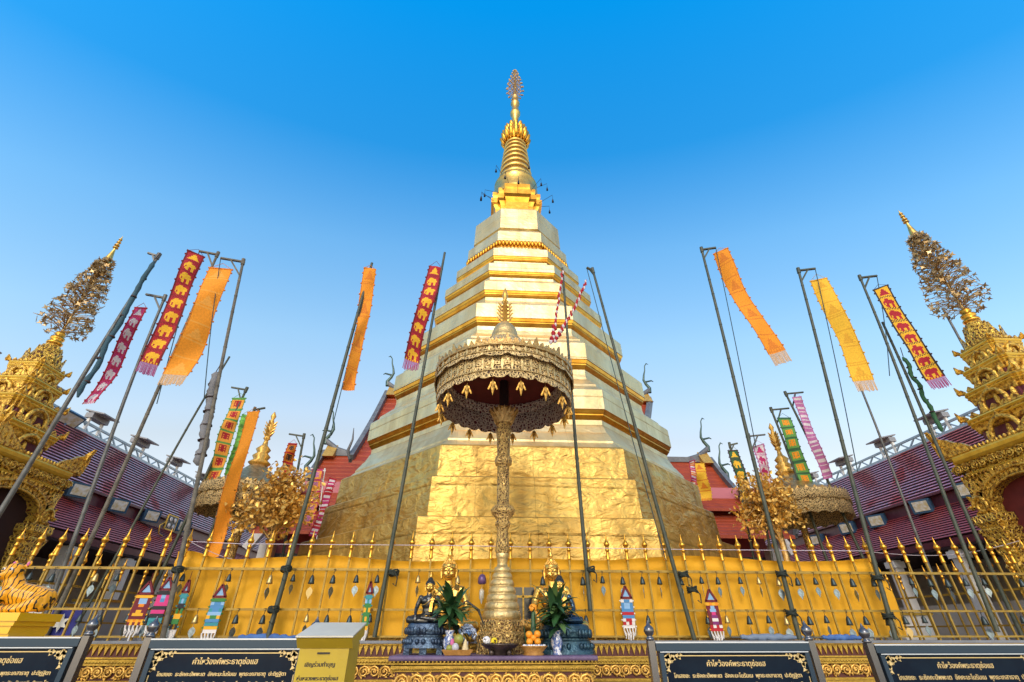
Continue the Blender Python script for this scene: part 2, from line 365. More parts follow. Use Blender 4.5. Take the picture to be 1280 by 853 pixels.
for lv in range(11):
    z = zf+.25+lv*(31.7-zf)/11; rr = .52*math.sin(min(1, (lv+1.6)/3.6)*PI/2)*(1-(lv/11.5)**1.5)+.05
    n = 12 if lv < 7 else 8
    for k in range(n):
        A = 2*PI*k/n+lv*.3
        e = Vector((CX+rr*math.cos(A), CY+rr*math.sin(A), z+.28))
        b.tube([(CX, CY, z-.05), e], .011, 4)
        b.ell(e, (.05, .05, .07), n=5, k=4)
P_(b, 'filigree_finial', brass)
for k in range(18):                       # little wind bells on thin arms round the spire foot
    A = 2*PI*k/18+.17; z = (19.6, 18.9, 20.6)[k % 3]; r0 = 1.1; r1 = (1.75, 1.95, 1.6)[k % 3]
    c, s = math.cos(A), math.sin(A)
    b = MB(); b.tube([(CX+r0*c, CY+r0*s, z), (CX+r1*c, CY+r1*s, z+.22), (CX+r1*c, CY+r1*s, z-.1)], .010, 4)
    arm = P_(b, 'bell_arm', black)
    b = MB(); b.lathe([(.015, .2), (.035, .15), (.05, .02), (.055, 0)], (CX+r1*c, CY+r1*s, z-.28), 8)
    b.build('wind_bell', black, arm, loc=C0)

# ------------------------------------------------------------------ galleries either side
def tile_mat():
    m = mat('glazed_roof_tile', (.60, .17, .19), .22, col2=(.50, .035, .012), vscale=.42, vdetail=1.2, cov=(.56, .60), bump=.12, bscale=9, bstretch=(1, 1, 1)); nt = m.node_tree
    p = nt.nodes['Principled BSDF']; p.inputs['Coat Weight'].default_value = 1.; p.inputs['Coat IOR'].default_value = 2.1; p.inputs['Coat Roughness'].default_value = .12; p.inputs['Specular IOR Level'].default_value = 1.
    rp = [n for n in nt.nodes if n.type == 'VALTORGB'][0]
    mr = nt.nodes.new('ShaderNodeMapRange'); nz = [n for n in nt.nodes if n.type == 'TEX_NOISE'][0]
    mr.inputs['From Min'].default_value = .58; mr.inputs['From Max'].default_value = .62; mr.inputs['To Min'].default_value = .55; mr.inputs['To Max'].default_value = .2
    nv = nt.nodes.new('ShaderNodeTexNoise'); nv.inputs['Scale'].default_value = 5.5; nv.inputs['Detail'].default_value = 2
    mpv = nt.nodes.new('ShaderNodeMapping'); mpv.inputs['Scale'].default_value = (3, 1, 3); rv = nt.nodes.new('ShaderNodeValToRGB'); mv = nt.nodes.new('ShaderNodeMixRGB'); mv.blend_type = 'MULTIPLY'; mv.inputs[0].default_value = 1
    rv.color_ramp.elements[0].position = .32; rv.color_ramp.elements[1].position = .62; rv.color_ramp.elements[0].color = (.55, .5, .5, 1); rv.color_ramp.elements[1].color = (1.1, 1.1, 1.1, 1)
    tcn = nt.nodes['Texture Coordinate']; nt.links.new(tcn.outputs['Object'], mpv.inputs[0]); nt.links.new(mpv.outputs[0], nv.inputs['Vector']); nt.links.new(nv.outputs['Fac'], rv.inputs[0]); nt.links.new(rp.outputs[0], mv.inputs[1]); nt.links.new(rv.outputs[0], mv.inputs[2]); nt.links.new(mv.outputs[0], p.inputs['Base Color'])
    # newer red tiles are matt, the old ones are glossy and mirror the sky
    rp.color_ramp.elements[0].position = .345; rp.color_ramp.elements[1].position = .36
    mr.inputs['From Min'].default_value = .36; mr.inputs['From Max'].default_value = .40
    nt.links.new(nz.outputs['Fac'], mr.inputs['Value']); nt.links.new(mr.outputs[0], p.inputs['Roughness'])
    mr2 = nt.nodes.new('ShaderNodeMapRange'); mr2.inputs['From Min'].default_value = .36; mr2.inputs['From Max'].default_value = .40; mr2.inputs['To Min'].default_value = .08; mr2.inputs['To Max'].default_value = .35
    nt.links.new(nz.outputs['Fac'], mr2.inputs['Value']); nt.links.new(mr2.outputs[0], p.inputs['Coat Weight'])
    return m
tile = tile_mat()
tile_low = mat('matt_roof_tile', (.40, .06, .045), .42, col2=(.30, .04, .035), vscale=1.2, bump=.15, bscale=9)
ridge_mat = mat('ridge_metal', (.28, .36, .42), .4, .5, (.4, .44, .46), 4)
plate_mat = mat('ridge_plate', (.27, .28, .30), .55, .2)
lens_mat = mat('lamp_glass', (.62, .66, .66), .12, 0, (.5, .42, .22), 9)
lamp_blue = mat('lamp_housing', (.05, .12, .22), .35, .3)
tile_edge = mat('tile_butt_shade', (.05, .008, .014), .7)  # dark riser colour paints in the shadow line under each tile course
AX = 1.15
def gallery(sgn, y0, y1, where):
    X = lambda x: AX+sgn*x                                    # x: distance from the axis
    t = thing('gallery', f'long cloister on the {where} of the court with two tiers of maroon roof tile', 'gallery', (X(15), (y0+y1)/2, 0))
    def roof(name, xa, za, xb, zb, n, m):
        b = MB()
        for k in range(n):
            s0, s1 = k/n, (k+1)/n
            p0 = (xa+(xb-xa)*s0, za+(zb-za)*s0); p1 = (xa+(xb-xa)*s1, za+(zb-za)*s1)
            d = .06*(zb-za)/(-2.33); q1 = (p1[0]-.0, p1[1]+d)
            A, B, C = (X(p0[0]), p0[1]), (X((p0[0]+q1[0])/2), (p0[1]+q1[1])/2+.018), (X(q1[0]), q1[1])
            D = (X(p1[0]+.02), p1[1])
            for w, (u, v) in enumerate(((A, B), (B, C), (C, D))):
                b.quad((u[0], y0, u[1]), (v[0], y0, v[1]), (v[0], y1, v[1]), (u[0], y1, u[1]), w // 2)
        return b.build(name, [m, tile_edge], t)
    roof('upper_roof', 16.75, 8.15, 14.95, 5.72, 20, tile)
    roof('lower_roof', 15.0, 5.3, 13.35, 4.03, 14, tile_low)
    b = MB(); b.box((X(15.06), (y0+y1)/2, 5.48), (.1, y1-y0, .5)); b.build('clerestory_band', purple_paint, t)
    b = MB(); b.box((X(13.42), (y0+y1)/2, 3.9), (.12, y1-y0, .2)); b.box((X(14.9), (y0+y1)/2, 5.72), (.1, y1-y0, .09)); b.build('fascia', purple_paint, t)
    b = MB(); b.box((X(16.6), (y0+y1)/2, 2), (.2, y1-y0, 4)); b.build('wall', grey_wall, t)
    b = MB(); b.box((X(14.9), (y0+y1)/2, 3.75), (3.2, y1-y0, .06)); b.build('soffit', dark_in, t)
    b = MB(); b.quad((X(16.8), y0, 8), (X(14.95), y0, 5.7), (X(14.95), y1, 5.7), (X(16.8), y1, 8)); b.box((X(16.9), (y0+y1)/2, 6), (.1, y1-y0, 4.1)); b.build('back_wall', purple_paint, t)
    b = MB(); b.box((X(16.8), (y0+y1)/2, 8.06), (.3, y1-y0, .14)); b.bar((X(16.8), y0, 8.45), (X(16.8), y1, 8.45), .08)
    y = y0
    while y < y1-.4:
        b.bar((X(16.8), y, 8.12), (X(16.8), y+.4, 8.44), .05); b.bar((X(16.8), y+.4, 8.44), (X(16.8), y+.8, 8.12), .05); y += .8
    b.build('ridge_truss', ridge_mat, t)
    y = y0+1.2
    while y < y1-1:
        b = MB(); b.box((X(13.5), y, 1.85), (.3, .3, 3.7)); b.box((X(13.5), y, 3.55), (.42, .42, .2)); b.box((X(13.5), y, .3), (.42, .42, .6)); b.build('column', white_paint, t)
        y += 2.6
    # low grey dado wall between the columns
    b = MB(); b.box((X(14.2), (y0+y1)/2, 1.15), (.15, y1-y0, 2.3)); b.build('dado_wall', mat('pale_plaster', (.66, .62, .56), .85, col2=(.54, .5, .45), vscale=1.3) if 'pale_plaster' not in MATS else MATS['pale_plaster'], t)
    return t
gallery(-1, 9.2, 36, 'left side'); gallery(1, 8.2, 36, 'right side')
# ridge-top lamp canopies
def ridge_lamp(x, y, z, sgn, label):
    t = thing('ridge_lamp', label, 'lamp', (x, y, z), 'lamp canopies along the cloister ridges')
    [(lambda b, q: (b.bar((x, y+q, z), (x, y+q, z+.75), .09), b.build('support', white_paint, t)))(MB(), q) for q in (-.35, .35)]
    b = MB(); M = Matrix.Rotation(sgn*R_(-12), 4, 'Y'); b.box((x-sgn*.15, y, z+.8), (.8, .9, .05), M=M); b.box((x, y, z+.66), (.3, .9, .2)); b.build('canopy', plate_mat, t)
for k in range(8):
    ridge_lamp(AX-16.8, 12.6+k*2.75, 8.1, -1, 'dark flat lamp canopy on white posts along the left cloister ridge')
for k in range(7):
    ridge_lamp(AX+16.8, 10.6+k*2.75, 8.1, 1, 'dark flat lamp canopy on white posts along the right cloister ridge')
def floodlight(p, sgn, label, scale=1):
    t = thing('floodlight', label, 'floodlight', p, 'floodlights on the cloister bands')
    x, y, z = p; s = scale
    M = Matrix.Rotation(sgn*R_(28), 4, 'Z') @ Matrix.Rotation(sgn*R_(-8), 4, 'Y')
    b = MB(); b.box((x, y, z), (.30*s, .62*s, .46*s), M=M); b.box(Vector(p)+M @ Vector((sgn*.2*s, 0, 0)), (.16*s, .4*s, .3*s), M=M); b.build('housing', lamp_blue, t)
    b = MB(); b.box(Vector(p)+M @ Vector((-sgn*.155*s, 0, 0)), (.02, .46*s, .33*s), M=M); b.build('lens', lens_mat, t)
    b = MB(); b.bar((x, y, z-.1), (x+sgn*.42*s, y, z-.05), .06); b.build('bracket', black, t)
for px, py in ((98, 613), (147, 632), (188, 645), (228, 658)):
    floodlight(atx(px, py, AX-14.75), -1, 'blue-framed floodlight on the maroon band of the left cloister')
for px, py in ((1022, 675), (1060, 660), (1097, 651), (1153, 633), (1210, 612)):
    floodlight(atx(px, py, AX+14.75), 1, 'blue-framed floodlight on the maroon band of the right cloister')
p = atx(84, 524, AX-16.6); t = thing('ridge_floodlight', 'single tilted floodlight with pale glass standing on the left cloister ridge', 'floodlight', p)
b = MB(); M = Matrix.Rotation(R_(35), 4, 'Y'); b.box(p, (.2, 1.0, .62), M=M); b.bar(p, p-Vector((0, 0, .6)), .07); b.build('housing', lamp_blue, t)
b = MB(); b.box(p+M @ Vector((.11, 0, 0)), (.02, .85, .5), M=M); b.build('lens', lens_mat, t)
p = atx(213, 654, AX-14.3); t = thing('work_lamp', 'small square black lamp with four white lenses on left cloister', 'lamp', p)
b = MB(); b.box(p, (.12, .62, .5)); b.build('housing', black, t)
b = MB(); [b.ell(p+Vector((.07, dy, dz)), (.03, .09, .09), n=8, k=6) for dy in (-.15, .15) for dz in (-.12, .12)]; b.build('lens', white_paint, t)
b = MB(); [b.bar(p+Vector((.03, a, c)), p+Vector((.03, d, e)), .05) for a, c, d, e in ((-.33, -.27, .33, -.27), (-.33, .27, .33, .27), (-.33, -.27, -.33, .27), (.33, -.27, .33, .27))]
b.tube([p+Vector((0, -.3, 0)), p+Vector((0, -.6, -.2)), p+Vector((0, -.5, -.5)), p+Vector((0, -.2, -.55))], .025, 6); b.build('frame', g_paint, t)

# ------------------------------------------------------------------ hall behind the pagoda
hall = thing('temple_hall', 'red roofed temple hall with curved roof finials behind the golden pagoda', 'temple', (1.7, 22, 0))
slate = mat('grey_verge', (.16, .18, .2), .5, col2=(.1, .11, .13), vscale=3)
pink = mat('pink_band', (.5, .16, .2), .6)
red_tile = mat('red_roof_tile', (.38, .055, .012), .55, col2=(.28, .04, .010), vscale=2, bump=.2, bscale=18, bstretch=(1, .2, .2))
HX = 1.72
def hall_tier(x1, yr, zr, ye, ze, inset=0.):
    """one roof tier: ridge along X at (yr, zr), eave at (ye, ze); x1 half length"""
    b = MB(); n = 14
    for k in range(n):                       # slightly sagging slope in tile courses, front and back
        for sy in (1, -1):
            def pt(s): 
                zz = zr+(ze-zr)*s - .35*math.sin(PI*s)*.5
                return yr+sy*(ye-yr)*s, zz
            (ya, za), (yb, zb) = pt(k/n), pt((k+1)/n)
            ka, kb = x1-inset*k/n, x1-inset*(k+1)/n
            q = [(ya, za, ka), (yb, zb+.04, kb), (yb, zb-.08, kb), (ya, za-.12, ka)]
            b.rings([[(HX-x1, y, z) for y, z, e in q], [(HX+e, y, z) for y, z, e in q]])
    r = b.build('roof', red_tile, hall)
    b = MB()
    for sx in (-1, 1):
        pts = []
        for k in range(9):
            s = k/8; pts.append((HX+sx*(x1+.06-(inset*s if sx > 0 else 0)), yr+(ye-yr)*s, zr+.12+(ze-zr)*s-.175*math.sin(PI*s)))
        for a, c in zip(pts, pts[1:]): b.bar(a, c, .2, .34)
        pts2 = [(p[0], 2*yr-p[1], p[2]) for p in pts]
        for a, c in zip(pts2, pts2[1:]): b.bar(a, c, .2, .34)
    b.bar((HX-x1, yr, zr+.08), (HX+x1, yr, zr+.08), .22, .26)
    for sx in (-1, 1):                       # upswept ridge end
        xe = HX+sx*x1
        b.tube([(xe-sx*1.2, yr, zr+.1), (xe-sx*.5, yr, zr+.28), (xe, yr, zr+.62), (xe+sx*.12, yr, zr+.75)], [.1, .13, .13, .1], 8)
    b.build('verge', slate, r)
    for sx in (-1, 1):
        xe = HX+sx*x1
        b = MB(); b.prism([(xe, yr-.5, zr-.2), (xe, yr+.0, zr+.5), (xe, yr+.5, zr-.2)], (-sx*.5, 0, 0)); b.build('gable_gilding', g_leaf, r)
        b = MB()
        q = [(0, .6), (.05, .85), (-.12, 1.1), (-.22, 1.35), (-.16, 1.65), (-.06, 1.95), (-.02, 2.25), (.1, 2.42), (.2, 2.36)]
        b.tube([(xe+sx*(x*1.0+.1), yr, zr+z-.05) for x, z in q], [.11, .09, .08, .065, .05, .035, .03, .035, .015], 8)
        b.tube([(xe+sx*.0, yr, zr+1.2), (xe+sx*.32, yr, zr+1.28), (xe+sx*.42, yr, zr+1.22)], [.05, .04, .02], 6)
        b.build('roof_finial', mat('finial_glass_green', (.06, .11, .09), .3, .3) if 'finial_glass_green' not in MATS else MATS['finial_glass_green'], r)
        b = MB(); x, y, z = HX+sx*(x1+.1-(inset if sx > 0 else 0)), ye, ze+.1
        b.tube([(x, y, z), (x+sx*.1, y-.12, z+.3), (x, y-.12, z+.75), (x+sx*.05, y-.1, z+1.25)], [.06, .07, .045, .015], 6); b.build('eave_finial', slate, r)
    return r
hall_tier(6.95, 22, 12.0, 17.9, 7.15, 2.6)
hall_tier(9.45, 22, 8.75, 19.4, 5.9)
hall_tier(10.1, 22, 7.4, 18.0, 4.6)
for z, h, m_, n_ in ((6.7, .5, pink, 'frieze'), (6.2, .22, slate, 'frieze'), (5.2, 1.6, red_paint, 'wall'), (4.3, .3, pink, 'frieze'), (4.05, .18, slate, 'frieze'), (2.0, 3.9, red_paint, 'wall')):
    b = MB(); b.box((HX, 22.3, z), (20.6 if h < .9 else 20.2, 4.4+(.16 if h < .9 else 0), h)); b.build(n_, m_, hall)
for sx in (-1, 1):
    b = MB(); b.box((HX+sx*10.0, 19.6, 2.2), (.5, .4, 4.4)); b.build('corner_pillar', white_paint, hall)
for sx in (-1, 1):
    b = MB(); pts = [(HX+sx*9.3, 19.6, 6.8), (HX+sx*9.9, 19.5, 5.6), (HX+sx*10.7, 19.4, 4.2)]
    for a, c in zip(pts, pts[1:]): b.bar(a, c, .3, .3)
    b.build('stair_rail', white_paint, hall)
# ------------------------------------------------------------------ gate pavilions
def leaf_ornament(b, base, up, side, h, w, mi=0, thick=.03):
    """small flame-shaped antefix standing on base; side is its width direction"""
    base, up, side = Vector(base), Vector(up).normalized(), Vector(side).normalized()
    n = up.cross(side)*thick
    o = [(-.5, 0), (-.55, .25), (-.34, .5), (-.2, .75), (0, 1), (.2, .75), (.34, .5), (.55, .25), (.5, 0)]
    b.prism([base + side*(x*w) + up*(y*h) - n/2 for x, y in o], n, mi)
def scroll_band(b, x0, x1, y, z0, z1, pitch, rnd):
    """raised vine scrolls with leaves along a wall panel"""
    x = x0; k = 0; h = z1-z0
    while x < x1:
        s = 1 if k % 2 else -1; cx = x+pitch/2; cz = (z0+z1)/2
        pts = []
        for j in range(14):
            a = j/13*3.3*PI; r = h*.44*(1-j/17)
            pts.append((cx+s*r*math.cos(a)*1.05, y-.012-.008*(j/13), cz+r*math.sin(a)))
        b.tube(pts, [h*.115*(1-j/26) for j in range(14)], 5, cap=False)
        b.ell((cx, y-.02, cz), (h*.12, .02, h*.12), n=6, k=4)
        for j in range(12):
            a = rnd.uniform(0, 2*PI); r = h*rnd.uniform(.25, .52)
            leaf_ornament(b, (cx+r*math.cos(a), y-.006, cz+r*math.sin(a)*.7), (math.cos(a+s*.8), 0, math.sin(a+s*.8)), (-math.sin(a+s*.8), 0, math.cos(a+s*.8)), h*.26, h*.17, thick=.022)
        x += pitch; k += 1
gate_relief = mat('gate_relief_gold', (.86, .57, .10), .34, .65, (.26, .115, .018), 15, cov=(.38, .56), bump=.4, bscale=40)  # dark blotches in the colour stand in for shade in the carving's crevices
gate_yellow = mat('gate_yellow_gold', (.86, .60, .08), .4, .4, (.72, .45, .05), 6)
def gate(gx, gy, sgn, label):
    t = thing('gate_pavilion', label, 'gate', (gx, gy, 0))
    O = (gx, gy, 0)
    RG = redent(2, .1)
    V = Vector
    def corners(name, m, fn):
        for sx in (-1, 1):
            for sy in (-1, 1):
                b = MB(); fn(b, sx, sy); b.build(name, m, t, loc=O)
    def pier(b, sx, sy):
        c = (gx+sx*1.0, gy+sy*1.0, 0)
        b.poly(redent(1, .25), [(.36, 0), (.36, .3), (.30, .4), (.30, .7), (.20, .8), (.20, 2.6), (.23, 2.64), (.2, 2.7), (.2, 2.85), (.23, 2.9), (.23, 2.97), (.25, 3.0), (.29, 3.2), (.32, 3.3), (.32, 3.36), (.27, 3.38), (.30, 3.44), (.34, 3.48), (.34, 3.62), (.28, 3.64)], c)
        b.poly(redent(1, .25), [(.325, 3.30), (.335, 3.33), (.325, 3.36)], c)
    corners('pier', g_gate, pier)
    b = MB(); b.box((gx, gy, 2.2), (1.9, 1.9, 4.4)); b.build('inner_chamber', dark_in if sgn < 0 else maroon, t, loc=O)
    sp = MB(); fr = MB(); bd_ = MB(); fz = MB()
    half = [(.76, 3.60), (.83, 3.70), (.82, 3.82), (.73, 3.88), (.70, 3.98), (.60, 4.08), (.42, 4.16), (.2, 4.21), (0, 4.23)]
    arch = [(-x, z) for x, z in half] + [(x, z) for x, z in half[::-1][1:]]
    out = []
    for k, (x, z) in enumerate(arch):                        # outline pushed outwards
        a, c = arch[max(0, k-1)], arch[min(len(arch)-1, k+1)]; tx, tz = c[0]-a[0], c[1]-a[1]; L = math.hypot(tx, tz)
        out.append((-tz/L, tx/L))
    for q in range(4):
        M = Matrix.Translation(V(O)) @ Matrix.Rotation(q*PI/2, 4, 'Z'); M3 = M.to_3x3()
        f = lambda x, z, d=1.12: M @ V((x, -d, z))
        for i in range(len(arch)-1):
            (x0, z0), (x1, z1) = arch[i], arch[i+1]
            if x1 > x0+.005: sp.prism([f(x0, z0), f(x1, z1), f(x1, 4.45), f(x0, 4.45)], M3 @ V((0, .2, 0)))
        for xs in (-1, 1): sp.prism([f(xs*.80, 3.62), f(xs*1.2, 3.62), f(xs*1.2, 4.45), f(xs*.80, 4.45)], M3 @ V((0, .2, 0)))
        w = .15
        for i in range(len(arch)-1):                          # carved ribbon round the opening
            p = [(arch[i][0], arch[i][1]), (arch[i+1][0], arch[i+1][1]), (arch[i+1][0]+out[i+1][0]*w, arch[i+1][1]+out[i+1][1]*w), (arch[i][0]+out[i][0]*w, arch[i][1]+out[i][1]*w)]
            sp.prism([f(x, z, 1.2) for x, z in p], M3 @ V((0, .1, 0)))
        fr.tube([f(x, z, 1.21) for x, z in arch], .03, 6); fr.tube([f(x+o[0]*w, z+o[1]*w, 1.21) for (x, z), o in zip(arch, out)], .03, 6)
        for k in range(len(arch)-1):
            for u in (.25, .75):
                x = arch[k][0]*(1-u)+arch[k+1][0]*u; z = arch[k][1]*(1-u)+arch[k+1][1]*u; ox = out[k][0]*(1-u)+out[k+1][0]*u; oz = out[k][1]*(1-u)+out[k+1][1]*u
                d = M3 @ V((ox, 0, oz)); sd = M3 @ V((oz, 0, -ox))
                leaf_ornament(fr, f(x+ox*w, z+oz*w, 1.2), d, sd, .19, .10, thick=.05)
                leaf_ornament(fr, f(x+ox*.03, z+oz*.03, 1.215), d, sd, .10, .06, thick=.03)
        for xs in (-1, 1):                                    # volutes at the arch foot
            pts = [f(xs*(1.0+(.2*(1-k/27))*math.cos(k/23*3.6*PI)*.85), 3.82+(.2*(1-k/27))*math.sin(k/23*3.6*PI), 1.22) for k in range(24)]
            fr.tube(pts, [.045*(1-k/40) for k in range(24)], 6)
            for k in range(8):
                a = k/8*2*PI; leaf_ornament(fr, f(xs*(1.0+.2*math.cos(a)), 3.82+.2*math.sin(a), 1.2), M3 @ V((xs*math.cos(a), 0, math.sin(a))), M3 @ V((-math.sin(a)*xs, 0, math.cos(a))), .14, .09, thick=.04)
            for k in range(6): leaf_ornament(fr, f(xs*(.62+.09*k), 4.02+.05*k, 1.17), M3 @ V((xs*.5, 0, 1)), M3 @ V((1, 0, -.5*xs)), .22, .12, thick=.05)
        tb_ = MB(); scroll_band(tb_, -1.18, 1.18, -1.235, 4.5, 4.72, .2, random.Random(q+30)); tb_.xf(M); fz.add(tb_.v, tb_.f, 0, True)
        for k in range(19):
            leaf_ornament(fz, M @ V((-1.1+2.2*k/18, -1.15, 4.42)), (0, 0, -1), M3 @ V((1, 0, 0)), .17, .10, thick=.05)
        for k in range(26):
            fz.ell(M @ V((-1.18+2.36*k/25, -1.27, 4.93)), (.035, .035, .05), n=5, k=4)
            fz.ell(M @ V((-1.12+2.24*k/25, -1.21, 4.43)), (.03, .03, .035), n=5, k=4)
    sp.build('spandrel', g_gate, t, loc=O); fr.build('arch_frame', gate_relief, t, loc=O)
    b = MB(); b.poly(RG, [(1.12, 4.4), (1.18, 4.44), (1.20, 4.5), (1.20, 4.72), (1.27, 4.78), (1.27, 4.88), (1.16, 4.92)], O)
    b.build('cornice', g_gate, t, loc=O)
    b = MB(); b.poly(RG, [(1.21, 4.44), (1.235, 4.47), (1.21, 4.5)], O); b.poly(RG, [(1.22, 4.72), (1.29, 4.78), (1.30, 4.85), (1.275, 4.90)], O); b.build('moulding', gate_yellow, t, loc=O)
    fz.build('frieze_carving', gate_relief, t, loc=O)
    def wing(w, sx, sy):
        for d in (V((sx, 0, 0)), V((0, sy, 0))):
            e = -(V((0, sy, 0)) if d.x else V((sx, 0, 0))); k = V((gx+sx*1.26, gy+sy*1.26, 4.86))
            o2 = [(-.14, .70), (-.02, .60), (.10, .50), (.26, .43), (.40, .32), (.55, .26), (.72, .12), (.9, .04), (.9, 0), (-.02, 0), (-.06, .2), (-.04, .38)]
            w.prism([k + e*x + V((0, 0, z)) - d*.06 for x, z in o2], d*.08)
            for j in range(5):
                leaf_ornament(w, k+e*(.06+.14*j)+V((0, 0, .04))+d*.02, V((0, 0, 1))-e*.35, e, .42-.07*j, .13, thick=.05)
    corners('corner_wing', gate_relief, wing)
    # diminishing tiers
    lv = [(.86, 4.88, .72, 5.45, 5.68), (.70, 5.66, .58, 6.08, 6.3), (.55, 6.28, .46, 6.6, 6.82), (.42, 6.8, .37, 7.06, 7.28)]
    for i, (bn, z0, bc, z1, z2) in enumerate(lv):
        b = MB(); b.poly(RG, [(bn*.86, z0), (bn*.84, z1)], O); tr = b.build('tier', purple_paint, t, loc=O)
        b = MB(); b.poly(RG, [(bn*.88, z0), (bn*.94, z0+.04), (bn*.88, z0+.1)], O)
        b.poly(RG, [(bc*1.0, z1-.12), (bc*1.06, z1-.1), (bc*1.08, z1), (bc*1.12, z1+.06), (bc*1.12, z1+.13), (bc*1.14, z1+.16), (bc*1.14, z2-.03), (bc*1.02, z2)], O)
        for q in range(4):
            M = Matrix.Translation(V(O)) @ Matrix.Rotation(q*PI/2, 4, 'Z'); M3 = M.to_3x3()
            for k in range(7):
                leaf_ornament(b, M @ V(((k-3)/3*bc*1.02, -bc*1.12, z2-.02)), (0, 0, 1), M3 @ V((1, 0, 0)), .12-.014*i, bc*.24)
                if k % 2: b.ell(M @ V(((k-3)/3*bn*.8, -bn*.86, (z0+z1)/2)), (.08, .05, .16), n=6, k=5)
            # little arched gable on each face
            hh = (z1-z0)*1.15; ww = bn*.62
            pts = [M @ V((-math.cos(PI*j/10)*ww*.62, -bn*1.0, z0+.04+hh*(math.sin(PI*j/10)**.7)*.82)) for j in range(11)]
            b.tube(pts, .055-.006*i, 6)
            leaf_ornament(b, M @ V((0, -bn*1.0, z0+hh*.8)), (0, 0, 1), M3 @ V((1, 0, 0)), .2-.02*i, .12)
            for xs in (-1, 1):
                leaf_ornament(b, M @ V((xs*ww*.66, -bn*1.0, z0+.02)), M3 @ V((xs*.5, 0, 1)), M3 @ V((1, 0, 0)), .2-.025*i, .11)
                leaf_ornament(b, M @ V((xs*bc*1.1, -bc*1.1, z2-.03)), M3 @ V((xs*.2, -.2, 1)), M3 @ V((1, 0, 0)), .26-.03*i, .13)
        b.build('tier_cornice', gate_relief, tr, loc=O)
        b = MB(); b.poly(RG, [(bc*1.125, z1+.055), (bc*1.15, z1+.075), (bc*1.125, z1+.095)], O); b.poly(RG, [(bc*1.14, z2-.10), (bc*1.175, z2-.065), (bc*1.14, z2-.03)], O); b.poly(RG, [(bn*.93, z0+.02), (bn*.97, z0+.05), (bn*.93, z0+.08)], O); b.build('gold_band', gate_yellow, tr, loc=O)
    b = MB(); b.lathe([(.36, 7.25), (.40, 7.32), (.33, 7.45), (.30, 7.62), (.22, 7.85), (.15, 7.96)], O, 16)
    for k in range(10):
        A = 2*PI*k/10; leaf_ornament(b, (gx+.36*math.cos(A), gy+.36*math.sin(A), 7.34), (math.cos(A)*.1, math.sin(A)*.1, 1), (-math.sin(A), math.cos(A), 0), .32, .2)
        leaf_ornament(b, (gx+.26*math.cos(A+.3), gy+.26*math.sin(A+.3), 7.62), (math.cos(A+.3)*-.1, math.sin(A+.3)*-.1, 1), (-math.sin(A+.3), math.cos(A+.3), 0), .26, .16)
    b.build('lotus_spire', g_gate, t, loc=O)
    b = MB(); b.lathe([(.12, 7.95), (.17, 8.0), (.17, 8.05), (.1, 8.08), (.15, 8.14), (.15, 8.2), (.08, 8.24), (.12, 8.3), (.1, 8.36), (.03, 8.4)], O, 16); b.build('spire_ring', g_mold, t, loc=O)
    # tree of metal leaves
    rnd = random.Random(5)
    b = MB(); b.tube([(gx, gy, 8.3), (gx, gy, 11.0)], [.03, .02], 6)
    lf = MB()
    for k in range(520):
        s = rnd.random()**.85; z = 8.35+s*2.65
        rr = (.52*(1-s)**.75+.15)*(1 if s > .12 else .6+s*3.3)
        rad = rr*rnd.uniform(.35, 1)**.5; A = rnd.uniform(0, 2*PI)
        e = V((gx+rad*math.cos(A), gy+rad*math.sin(A), z))
        b.tube([(gx, gy, z-.12), V((gx, gy, z-.02)).lerp(e, .6), e], .008, 3, cap=False)
        if s < .25 and rad > .35: e.z -= rnd.uniform(0, .2)
        ax = V((rnd.uniform(-1, 1), rnd.uniform(-1, 1), rnd.uniform(-.6, .6))).normalized(); sd = ax.orthogonal().normalized(); up = ax.cross(sd)
        L = rnd.uniform(.06, .092)
        star = []
        for j in range(8):
            r = L if j % 2 == 0 else L*.36; star.append(e+sd*(r*math.cos(j*PI/4))+up*(r*math.sin(j*PI/4)))
        lf.prism(star, ax*.012)
    tr = b.build('leaf_tree', brass, t, loc=O); lf.build('foliage', mat('tarnished_leaf', (.55, .40, .19), .35, .7, (.24, .17, .09), 9) if 'tarnished_leaf' not in MATS else MATS['tarnished_leaf'], tr, loc=O)
    b = MB(); b.lathe([(.13, 10.85), (.1, 11.0), (.05, 11.3), (.03, 11.45), (.02, 11.9), (.005, 12.0)], O, 10)
    for z, r in ((11.5, .075), (11.6, .07), (11.72, .06), (11.83, .05)): b.lathe([(.02, z), (r, z), (r*.8, z+.05), (.02, z+.05)], O, 10, 0)
    b.build('finial', g_spire, t, loc=O)
gate(-11.6, 11.0, -1, 'carved golden gate pavilion with metal leaf spire at left edge')
gate(11.9, 8.6, 1, 'carved golden gate pavilion with metal leaf spire at right edge')

# ------------------------------------------------------------------ fence on its carved wall
FY = 8.55; FX0, FX1 = -7.62, 9.9
wall_top = 1.41
fw = thing('fence_wall', 'low carved gold and maroon wall under the spear fence', 'wall', (1.1, 8.5, 0))
b = MB(); b.box((1.14, 8.55, .7), (FX1-FX0+.3, .3, 1.38)); b.build('wall_core', mat('maroon_paint', (.09, .02, .015), .5), fw)
coping_mat = mat('coping_stone', (.20, .23, .28), .25, .1, (.15, .17, .2), 3)
b = MB(); b.box((1.14, 8.53, wall_top-.018), (FX1-FX0+.45, .44, .036)); b.build('coping', coping_mat, fw)
b = MB()
zb = [(1.372, .40, .03), (1.20, .38, .02), (1.165, .395, .035), (1.125, .385, .028), (.92, .385, .03), (.88, .4, .04), (.55, .4, .04)]
for z, d, h in zb: b.box((1.14, 8.53, z), (FX1-FX0+.3+d*.3, d-.02, h))
n = int((FX1-FX0)/.085)
